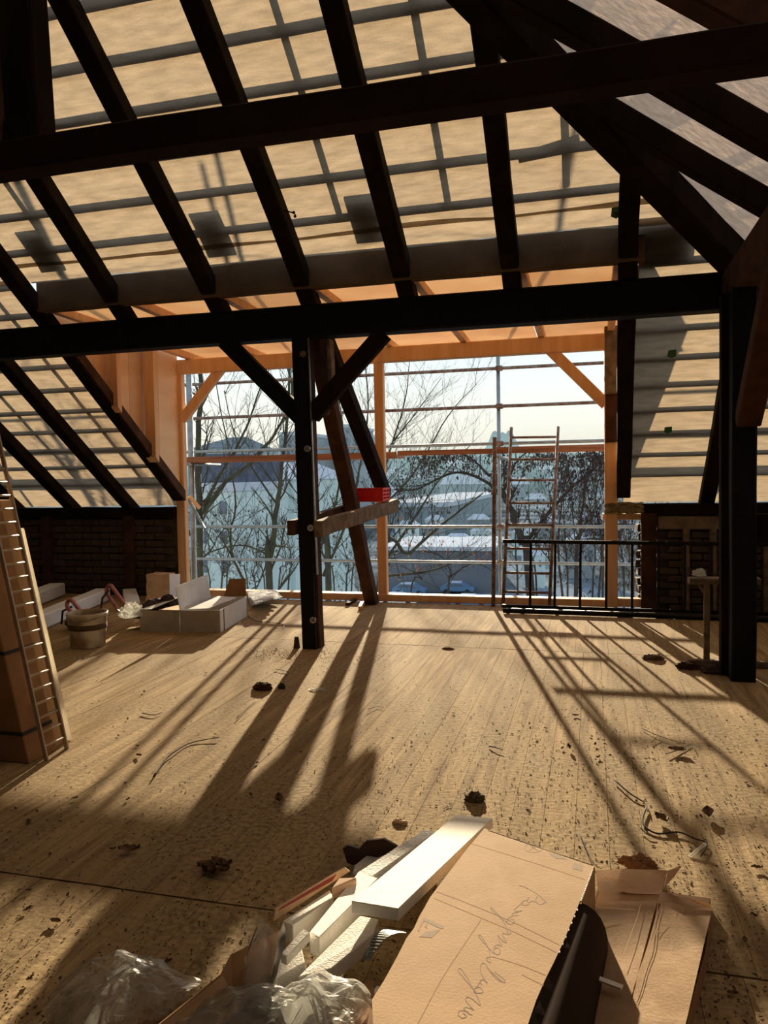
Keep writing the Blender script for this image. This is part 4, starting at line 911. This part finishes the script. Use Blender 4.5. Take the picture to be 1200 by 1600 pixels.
c = aZ(500, 1562, .17); drape('plastic_film', (c.x, c.y, .12), .13, .12, .085, 12.7, film_milk, 'milky crumpled film over the foam at the bottom edge, paler half', -.5)
fs = thing('plastic_film', 'upright clear film folded over the carton edge left of the foam pieces', 'plastic film')
bm = bmesh.new(); f0 = aZ(372, 1548, .12); f1 = aZ(396, 1452, .24); f2 = aZ(446, 1446, .24); f3 = aZ(436, 1548, .12)
def ff(u, v): q = f0.lerp(f3, u).lerp(f1.lerp(f2, u), v); return q + Vector((.01 * noise.noise(q * 20), .05 * noise.noise(q * 12), .02 * math.sin(u * 7)))
sheet_bm(bm, ff, 20, 30); mesh('film_fold', bm, film, fs, False); settle(fs)

# ================================================================== OUTSIDE
GZ = -13.0
def gz(x, y):
    if y < 60: return GZ + (1 - min(1, max(0, (y - 9.9) / 14))) * 0
    if y < 480: return GZ
    t = min(1, (y - 480) / 2200.0); s = t * t * (3 - 2 * t)
    return GZ + s * (84 + 22 * noise.noise(Vector((x * .0012, y * .0006, 1))) + 10 * noise.noise(Vector((x * .005, y * .003, 4))))
bm = bmesh.new()
ys = [9.9, 20, 40, 60, 90, 130, 190, 270, 380, 480, 600, 750, 900, 1100, 1300, 1550, 1800, 2100, 2400, 2680, 3000, 3600]
def tf(u, v): 
    k = v * (len(ys) - 1); i = min(int(k), len(ys) - 2); y = ys[i] + (ys[i + 1] - ys[i]) * (k - i); w_ = 60 + y * 1.3; x = -y * .15 + (u * 2 - 1) * w_
    return Vector((x, y, gz(x, y)))
sheet_bm(bm, tf, 90, len(ys) - 1)
def m_by_slope(): pass
tr = mesh('ground', bm, ground_m, None, True); tr['kind'] = 'structure'; tr.data.materials.append(hill_m)
for p in tr.data.polygons:
    if p.center.y > 560: p.material_index = 1
# far rock with ruin-like crown
q = aY(785, 700, 2900); bm = bmesh.new()
prof = [(-70, 0), (-45, 30), (-30, 62), (-22, 66), (-10, 56), (0, 62), (8, 54), (18, 66), (26, 58), (40, 30), (75, 0)]
prism_bm(bm, [q + Vector((x * 1.25, 0, z * 1.45 - 30)) for x, z in prof], (0, 90, 0)); tag(mesh('rock', bm, rock_m), 'pale distant crag with a jagged crown on the horizon behind the scaffold', 'rock')
# houses
def house(px0, px1, pyt, pyb, Y, depth, roofh, wall_m, roof_m, label, rows=0, cols=0, flat=False, group=None, cat='building'):
    a = aY(px0, pyb, Y); b = aY(px1, pyb, Y); t = aY((px0 + px1) / 2, pyt, Y).z; z0 = min(gz(a.x, Y), a.z) - .5; T = thing('building', label, cat, group)
    x0, x1 = a.x, b.x
    bm = bmesh.new(); box_bm(bm, ((x0 + x1) / 2, Y + depth / 2, (z0 + t) / 2), (x1 - x0, depth, t - z0)); mesh('wall', bm, wall_m, T)
    o_ = (x1 - x0) * .03
    if flat:
        bm = bmesh.new(); box_bm(bm, ((x0 + x1) / 2, Y + depth / 2, t + roofh / 2), (x1 - x0 + o_ * 2, depth + o_ * 2, roofh)); mesh('roof', bm, roof_m, T)
    else:
        bm = bmesh.new(); v = [(x0 - o_, Y - o_, t), (x1 + o_, Y - o_, t), (x1 + o_, Y + depth + o_, t), (x0 - o_, Y + depth + o_, t), (x0 + (x1 - x0) * .25, Y + depth / 2, t + roofh), (x1 - (x1 - x0) * .25, Y + depth / 2, t + roofh)]
        v = [bm.verts.new(p) for p in v]
        for f in ((0, 1, 5, 4), (1, 2, 5), (2, 3, 4, 5), (3, 0, 4), (3, 2, 1, 0)): bm.faces.new([v[i] for i in f])
        mesh('roof', bm, roof_m, T)
    for r in range(rows):
        for c_ in range(cols):
            wx = x0 + (x1 - x0) * (c_ + .5) / cols; wz = t - (t - a.z) * (r + .55) / rows; ww = (x1 - x0) / cols * .32; wh = (t - a.z) / rows * .42
            bm = bmesh.new(); box_bm(bm, (wx, Y - .03, wz), (ww, .12, wh)); mesh('window', bm, winm, T)
    settle(T); return T
house(304, 368, 768, 905, 48, 14, .6, pale_wall, snow, 'pale turquoise house behind the bare trees left of the bolted post, left part', 3, 2, True)
house(300, 362, 716, 768, 49, 9, .3, slate, slate, 'dark blue slate roof storey above the left pale house', 0, 0, True)
house(372, 462, 750, 905, 58, 16, 1.6, pale_wall, snow, 'broad pale house with light roof between the left window post and bolted post', 3, 3)
house(300, 350, 700, 720, 300, 60, 6, wall_b, slate, 'long low grey roof on the skyline at the left', 0, 0)
house(437, 470, 680, 745, 170, 26, .8, wall_b, snow, 'grey tower block on the skyline just left of the bolted post', 6, 3, True)
house(522, 548, 668, 742, 190, 22, .8, wall_b, snow, 'grey tower block on the skyline right of the bolted post', 6, 3, True)
house(552, 576, 682, 742, 235, 22, .8, wall_b, snow, 'lower grey block beside the tower right of the bolted post', 5, 2, True)
house(596, 700, 792, 835, 200, 120, 1.2, wall_b, snow, 'wide hall with sunlit snow roof right of the middle window post', 2, 9, True)
house(600, 770, 860, 899, 95, 16, .5, mat('dark_facade', (.12, .14, .18), .8), snow, 'long low dark building with a white snow edge in the middle distance', 1, 10, True)
house(560, 600, 780, 830, 230, 30, 5, wall_b, snow, 'snow-roofed house behind the red crate', 2, 3)
HG = 'small snow-roofed houses in the valley'
hs = [(618, 652, 822, 838, 150), (655, 690, 826, 846, 140), (690, 735, 846, 856, 110), (664, 690, 812, 822, 190), (700, 728, 806, 816, 230), (730, 762, 812, 824, 190), (735, 765, 830, 844, 140), (640, 668, 795, 802, 300), (672, 700, 790, 797, 330), (706, 738, 788, 795, 330), (742, 772, 792, 799, 300), (612, 640, 806, 814, 230),
      (800, 835, 832, 850, 140), (838, 868, 815, 830, 180), (880, 930, 850, 880, 110), (815, 850, 868, 890, 100), (905, 940, 812, 828, 200), (515, 545, 840, 862, 130), (500, 530, 800, 815, 230), (770, 800, 776, 782, 420), (820, 850, 780, 787, 400), (870, 905, 778, 785, 420)]
HL = ['small snowy-roofed house just right of the middle window post, above the long dark building', 'snowy-roofed house between middle window post and orange-leafed tree', 'broad white hipped roof directly above the dark building, left of the rusty tube',
      'small snowy roof in front of the wide hall, left end', 'small snowy roof above the broad white hipped roof', 'small snow roof just left of the rusty tube, upper one', 'small snow roof just left of the rusty tube, lower one', 'tiny snowy roof right of the middle window post, on the skyline of the hall',
      'tiny far snowy roof above the wide hall, middle', 'tiny far snowy roof above the wide hall, towards the rusty tube', 'tiny far snowy roof left of the rusty tube', 'small snow-covered house beside the middle window post above the lower guard rails',
      'snow-roofed house seen through the steel ladder', 'farther snow-roofed house seen between ladder and leafy tree', 'large snow-roofed house behind the black railing, right of the ladder', 'snow-roofed house low behind the ladder feet', 'snow-roofed house near the right window post',
      'snow-roofed house between bolted post and raking strut, low', 'small far house left of the raking strut', 'tiny far roof behind the upright scaffold tube', 'tiny far roof seen through the upper ladder rungs', 'tiny far roof among the hanging leaves']
for i, (a, b, t, bt, Y) in enumerate(hs):
    house(a, b, t, bt, Y, (b - a) * Y / 1200 * .9, (b - a) * Y / 1200 * .26, wall_b if i % 3 else pale_wall, snow, HL[i], 1 if Y < 240 else 0, 3, False, HG, 'house')
random.seed(44)
for i in range(60):
    Y = ru(520, 1500); px = ru(310, 940); x = aY(px, 740, Y).x; s = ru(10, 26); z = gz(x, Y)
    T = thing('building', 'tiny hazy house on the far hillside beyond the valley', 'house', 'hazy houses on the far hillside')
    bm = bmesh.new(); box_bm(bm, (0, 0, 3), (s, 12, 10)); o = mesh('wall', bm, wall_b, T)
    bm = bmesh.new(); v = [bm.verts.new(p) for p in ((-s * .55, -7, 8), (s * .55, -7, 8), (s * .55, 7, 8), (-s * .55, 7, 8), (-s * .35, 0, 13), (s * .35, 0, 13))]
    for f in ((0, 1, 5, 4), (1, 2, 5), (2, 3, 4, 5), (3, 0, 4)): bm.faces.new([v[k] for k in f])
    mesh('roof', bm, snow, T); T.location = (x, Y, z)
# parked cars below
def car(px, py, Y, m, label, L=4.2):
    T = thing('car', label, 'car'); c = aY(px, py, Y); c.z = GZ if Y > 60 else c.z
    bm = bmesh.new(); prism_bm(bm, [Vector((x, -.85, z)) for x, z in ((-2.1, .35), (2.1, .35), (2.1, .8), (1.2, .9), (.7, 1.42), (-1.2, 1.42), (-1.8, .95), (-2.1, .85))], (0, 1.7, 0)); bmesh.ops.bevel(bm, geom=list(bm.edges), offset=.06, segments=1, affect='EDGES'); mesh('car_body', bm, m, T)
    bm = bmesh.new(); prism_bm(bm, [Vector((x, -.87, z)) for x, z in ((-1.5, .95), (1.0, .95), (.6, 1.34), (-1.1, 1.34))], (0, 1.74, 0)); mesh('car_window', bm, winm, T)
    for x in (-1.3, 1.3):
        for y in (-.86, .86):
            bm = bmesh.new(); tube_bm(bm, [(x, y - .1, .33), (x, y + .1, .33)], .33, 12); mesh('wheel', bm, tyre, T)
    bm = bmesh.new(); box_bm(bm, (-.3, 0, 1.46), (1.6, 1.3, .08)); mesh('snow_cover', bm, snow, T); T.location = c; return T
car(622, 915, 84, carw_m, 'white snow-covered car below the sill left of centre'); car(735, 916, 84, car_m, 'blue car with snow on its roof below the sill by the rusty tube'); car(640, 893, 92, car_m, 'dark blue car farther back in the car park'); car(715, 889, 94, car_m, 'blue van-like car behind the blue one in the car park')
car(455, 913, 84, carw_m, 'pale car half hidden behind the raking strut')

# ---------------------------------------------------------------- trees
def tree(label, trunks, Y, seed, m=bark, twig=1.0, leaves=0, leaf_m=None, density=1.0, group='bare trees in front of the scaffold', ztop=9.0, rs=.62):
    rnd = random.Random(seed); T = thing('tree', label, 'tree', group); tw = bmesh.new(); lf = bmesh.new(); tips = []
    def twigs(p, d, L, r, dep):
        n = max(2, int(L / .22)); pts = [p]; q = p.copy(); dd = d.copy()
        for i in range(n):
            dd = (dd + Vector((rnd.uniform(-1, 1), rnd.uniform(-1, 1), rnd.uniform(-.6, 1.0))) * .17).normalized(); 
            if q.z > ztop and dd.z > -.3: dd.z = -.35; dd.normalize()
            q = q + dd * (L / n); pts.append(q.copy())
        tube_bm(tw, pts, [r * (1 - .75 * i / n) for i in range(n + 1)], 4 if dep < 2 else 3, False)
        if dep < 3:
            for i in range(int((2.4 + L * 1.5) * density)):
                t = rnd.uniform(.15, 1); k = min(int(t * n), n - 1); s = pts[k].lerp(pts[k + 1], t * n - k)
                nd = (dd + Vector((rnd.uniform(-1, 1), rnd.uniform(-1, 1), rnd.uniform(-.5, .9))) * .95).normalized(); twigs(s, nd, L * rnd.uniform(.3, .6), r * .55, dep + 1)
        if dep >= 2: tips.extend(pts[1:])
    for pix, r0, r1, subs in trunks:
        r0 *= rs * Y / 16; r1 *= rs * Y / 16; subs *= 1.5
        P = [aY(x, y, Y + dy) for (x, y, dy) in pix]; pts = []
        for i in range(len(P) - 1):
            for k in range(5):
                t = k / 5; p0 = P[max(i - 1, 0)]; p1 = P[i]; p2 = P[i + 1]; p3 = P[min(i + 2, len(P) - 1)]
                pts.append(.5 * ((2 * p1) + (p2 - p0) * t + (2 * p0 - 5 * p1 + 4 * p2 - p3) * t * t + (3 * p1 - p0 - 3 * p2 + p3) * t ** 3) + Vector((rnd.uniform(-1, 1), rnd.uniform(-1, 1), 0)) * r0 * .25)
        pts.append(P[-1]); n = len(pts); tube('trunk' if r0 > .07 else 'branch', pts, [r0 + (r1 - r0) * i / (n - 1) for i in range(n)], m, T, 8)
        for i in range(int(subs * density)):
            t = rnd.uniform(.12, 1); k = min(int(t * (n - 1)), n - 2); s = pts[k].lerp(pts[k + 1], t * (n - 1) - k); dr = (pts[k + 1] - pts[k]).normalized()
            nd = (dr * .7 + Vector((rnd.uniform(-1, 1), rnd.uniform(-.7, .7), rnd.uniform(-.3, .9)))).normalized(); twigs(s, nd, rnd.uniform(.6, 1.7) * twig * (Y / 16) , max(.007, (r0 + (r1 - r0) * t) * .4), 1)
    o = mesh('twigs', tw, m, T); o['kind'] = 'stuff'
    if leaves and tips:
        for i in range(leaves):
            p = rnd.choice(tips); a = rnd.uniform(0, 6.28); L = rnd.uniform(.05, .10) * Y / 24; s = Vector((math.cos(a), math.sin(a), 0)) * L * .32
            v = [lf.verts.new(p), lf.verts.new(p + s + Vector((0, 0, -L * .5))), lf.verts.new(p + Vector((s.y * .5, s.x * .5, -L * 1.1))), lf.verts.new(p - s + Vector((0, 0, -L * .5)))]
            lf.faces.new(v)
        o = mesh('leaves', lf, leaf_m or dleaf, T); o['kind'] = 'stuff'
    settle(T); return T
def base(px, Y): return px
tree('bare tree with dark straight trunk at the left edge of the window view', [([(312, 1900, 0), (312, 930, 0), (311, 800, 0), (311, 700, 0), (313, 600, 0), (318, 520, 0)], .16, .07, 10), ([(318, 790, 0), (345, 740, 0), (375, 690, 0), (395, 640, 0), (420, 560, .5)], .07, .02, 9)], 15, 1)
tree('bare tree with a mossy forked trunk left of the bolted post', [([(470, 1850, 0), (422, 930, 0), (424, 870, 0), (432, 800, 0), (438, 740, 0), (450, 640, 0), (452, 540, 0)], .16, .03, 14), ([(318, 800, 0), (350, 755, 0), (395, 720, 0), (440, 660, 0), (462, 590, 0)], .09, .03, 10),
     ([(380, 905, 0), (364, 870, 0), (360, 830, 0), (368, 795, 0), (363, 740, 0), (345, 640, 0), (330, 560, 0)], .055, .015, 12), ([(434, 790, 0), (400, 740, .3), (370, 690, .6), (350, 610, .6)], .045, .015, 8), ([(424, 870, 0), (380, 852, 0), (330, 862, 0), (310, 880, 0)], .04, .012, 6)], 16, 2)
tree('bare tree with rising thin branches behind the bolted post and raking strut', [([(505, 1850, 0), (512, 930, 0), (500, 840, 0), (470, 720, 0), (455, 600, 0), (440, 540, 0)], .14, .03, 12), ([(505, 900, 0), (540, 820, 0), (560, 740, 0), (575, 640, 0), (570, 560, 0)], .06, .012, 12), ([(500, 860, 0), (530, 760, 0), (535, 660, 0), (520, 590, 0)], .05, .015, 8)], 21, 3)
tree('bare tree whose long branches fan up to the right of the middle window post', [([(560, 1850, 0), (590, 930, 0), (640, 865, 0), (700, 812, 0), (755, 770, 0)], .10, .02, 14), ([(598, 880, 0), (640, 820, 0), (690, 745, 0), (740, 690, 0)], .05, .012, 12), ([(590, 800, 0), (605, 720, 0), (632, 630, 0), (640, 560, 0)], .05, .01, 12),
     ([(600, 790, 0), (650, 735, 0), (700, 650, 0), (745, 600, 0)], .04, .008, 12), ([(606, 700, 0), (650, 645, 0), (690, 590, .0)], .03, .008, 9), ([(600, 900, 0), (680, 890, 0), (760, 855, 0)], .05, .01, 9)], 24, 4)
tree('leafy dark tree with curved limbs behind the steel ladder', [([(860, 1850, 0), (828, 935, 0), (815, 850, 0), (800, 800, 0), (785, 770, 0), (775, 740, 0)], .17, .06, 8), ([(785, 775, 0), (755, 750, 0), (715, 738, 0), (680, 750, 0), (650, 765, 0), (615, 765, 0)], .06, .015, 12), ([(788, 765, 0), (800, 735, 0), (812, 715, 0), (835, 700, 0)], .05, .015, 9), ([(820, 850, 0), (850, 810, 0), (885, 770, 0), (920, 740, 0), (945, 715, 0)], .08, .02, 14), ([(765, 745, 0), (735, 715, 0), (700, 705, 0)], .04, .01, 12)], 25, 5, barkd, .7, 3800, ztop=2.3)
tree('bushy tree with hanging withered leaves right of the steel ladder', [([(905, 1850, 0), (900, 940, 0), (905, 840, 0), (915, 760, 0), (925, 715, 0)], .08, .02, 16), ([(880, 940, 0), (872, 850, 0), (880, 770, 0), (890, 715, 0)], .04, .012, 14), ([(935, 940, 0), (940, 850, 0), (930, 780, 0), (945, 725, 0)], .04, .012, 14), ([(985, 1400, 0), (990, 940, 0), (985, 880, 0), (975, 830, 0)], .05, .015, 14)], 24, 6, barkd, .7, 4200, ztop=2.2, density=1.3)
tree('small tree with a few orange leaves low in the middle of the view', [([(700, 1500, 0), (700, 960, 0), (705, 900, 0), (690, 870, 0), (660, 860, 0)], .05, .012, 12), ([(705, 900, 0), (740, 880, 0), (775, 895, 0)], .03, .01, 10), ([(640, 1300, 0), (640, 940, 0), (660, 905, 0), (620, 880, 0)], .04, .01, 10)], 22, 7, barkd, .6, 130, oleaf, ztop=1.0)
tree('scrubby thicket at the foot of the trees seen low on the left', [([(340, 1500, 0), (345, 960, 0), (350, 890, 0), (335, 850, 0)], .05, .01, 16), ([(400, 1500, 0), (400, 960, 0), (395, 900, 0), (410, 860, 0)], .04, .01, 16), ([(445, 1500, 0), (450, 960, 0), (455, 880, 0), (448, 830, 0)], .05, .01, 16), ([(540, 1500, 0), (540, 960, 0), (545, 890, 0), (535, 850, 0)], .05, .01, 14)], 18, 8, bark, .6, 500, dleaf)
th = [([(x, 1500, 0), (x + random.uniform(-4, 4), 950, 0), (x + random.uniform(-14, 14), 860, 0), (x + random.uniform(-20, 20), random.uniform(730, 790), 0)], .045, .010, 13) for x in (812, 838, 858, 884, 906, 926, 944, 972, 992, 1012)]
tree('dense thicket of thin upright stems behind the black railing', th, 27, 9, bark, .5, 500, dleaf, ztop=2.0, density=1.2)
th = [([(x, 1500, 0), (x + random.uniform(-4, 4), 950, 0), (x + random.uniform(-14, 14), 880, 0), (x + random.uniform(-20, 20), random.uniform(800, 850), 0)], .040, .010, 12) for x in (330, 352, 384, 412, 436, 520, 548, 566)]
tree('tangle of thin stems low behind the white cartons and bolted post', th, 23, 10, bark, .5, 300, dleaf, ztop=0.6, density=1.2)
# haze over the valley
bm = bmesh.new(); box_bm(bm, (-150, 2030, 15), (6000, 3900, 110)); hz = mesh('haze', bm); hz['kind'] = 'structure'
hm = bpy.data.materials.new('valley_haze'); hm.use_nodes = True; nt = hm.node_tree; nt.nodes.clear(); o = nt.nodes.new('ShaderNodeOutputMaterial'); v = nt.nodes.new('ShaderNodeVolumeScatter'); va = nt.nodes.new('ShaderNodeVolumeAbsorption'); ad = nt.nodes.new('ShaderNodeAddShader')
v.inputs['Color'].default_value = (.40, .72, 1.0, 1); v.inputs['Density'].default_value = .00044; v.inputs['Anisotropy'].default_value = 0.0
va.inputs['Color'].default_value = (0, 0, 0, 1); va.inputs['Density'].default_value = .00022
nt.links.new(v.outputs[0], ad.inputs[0]); nt.links.new(va.outputs[0], ad.inputs[1]); nt.links.new(ad.outputs[0], o.inputs['Volume']); hz.data.materials.append(hm)
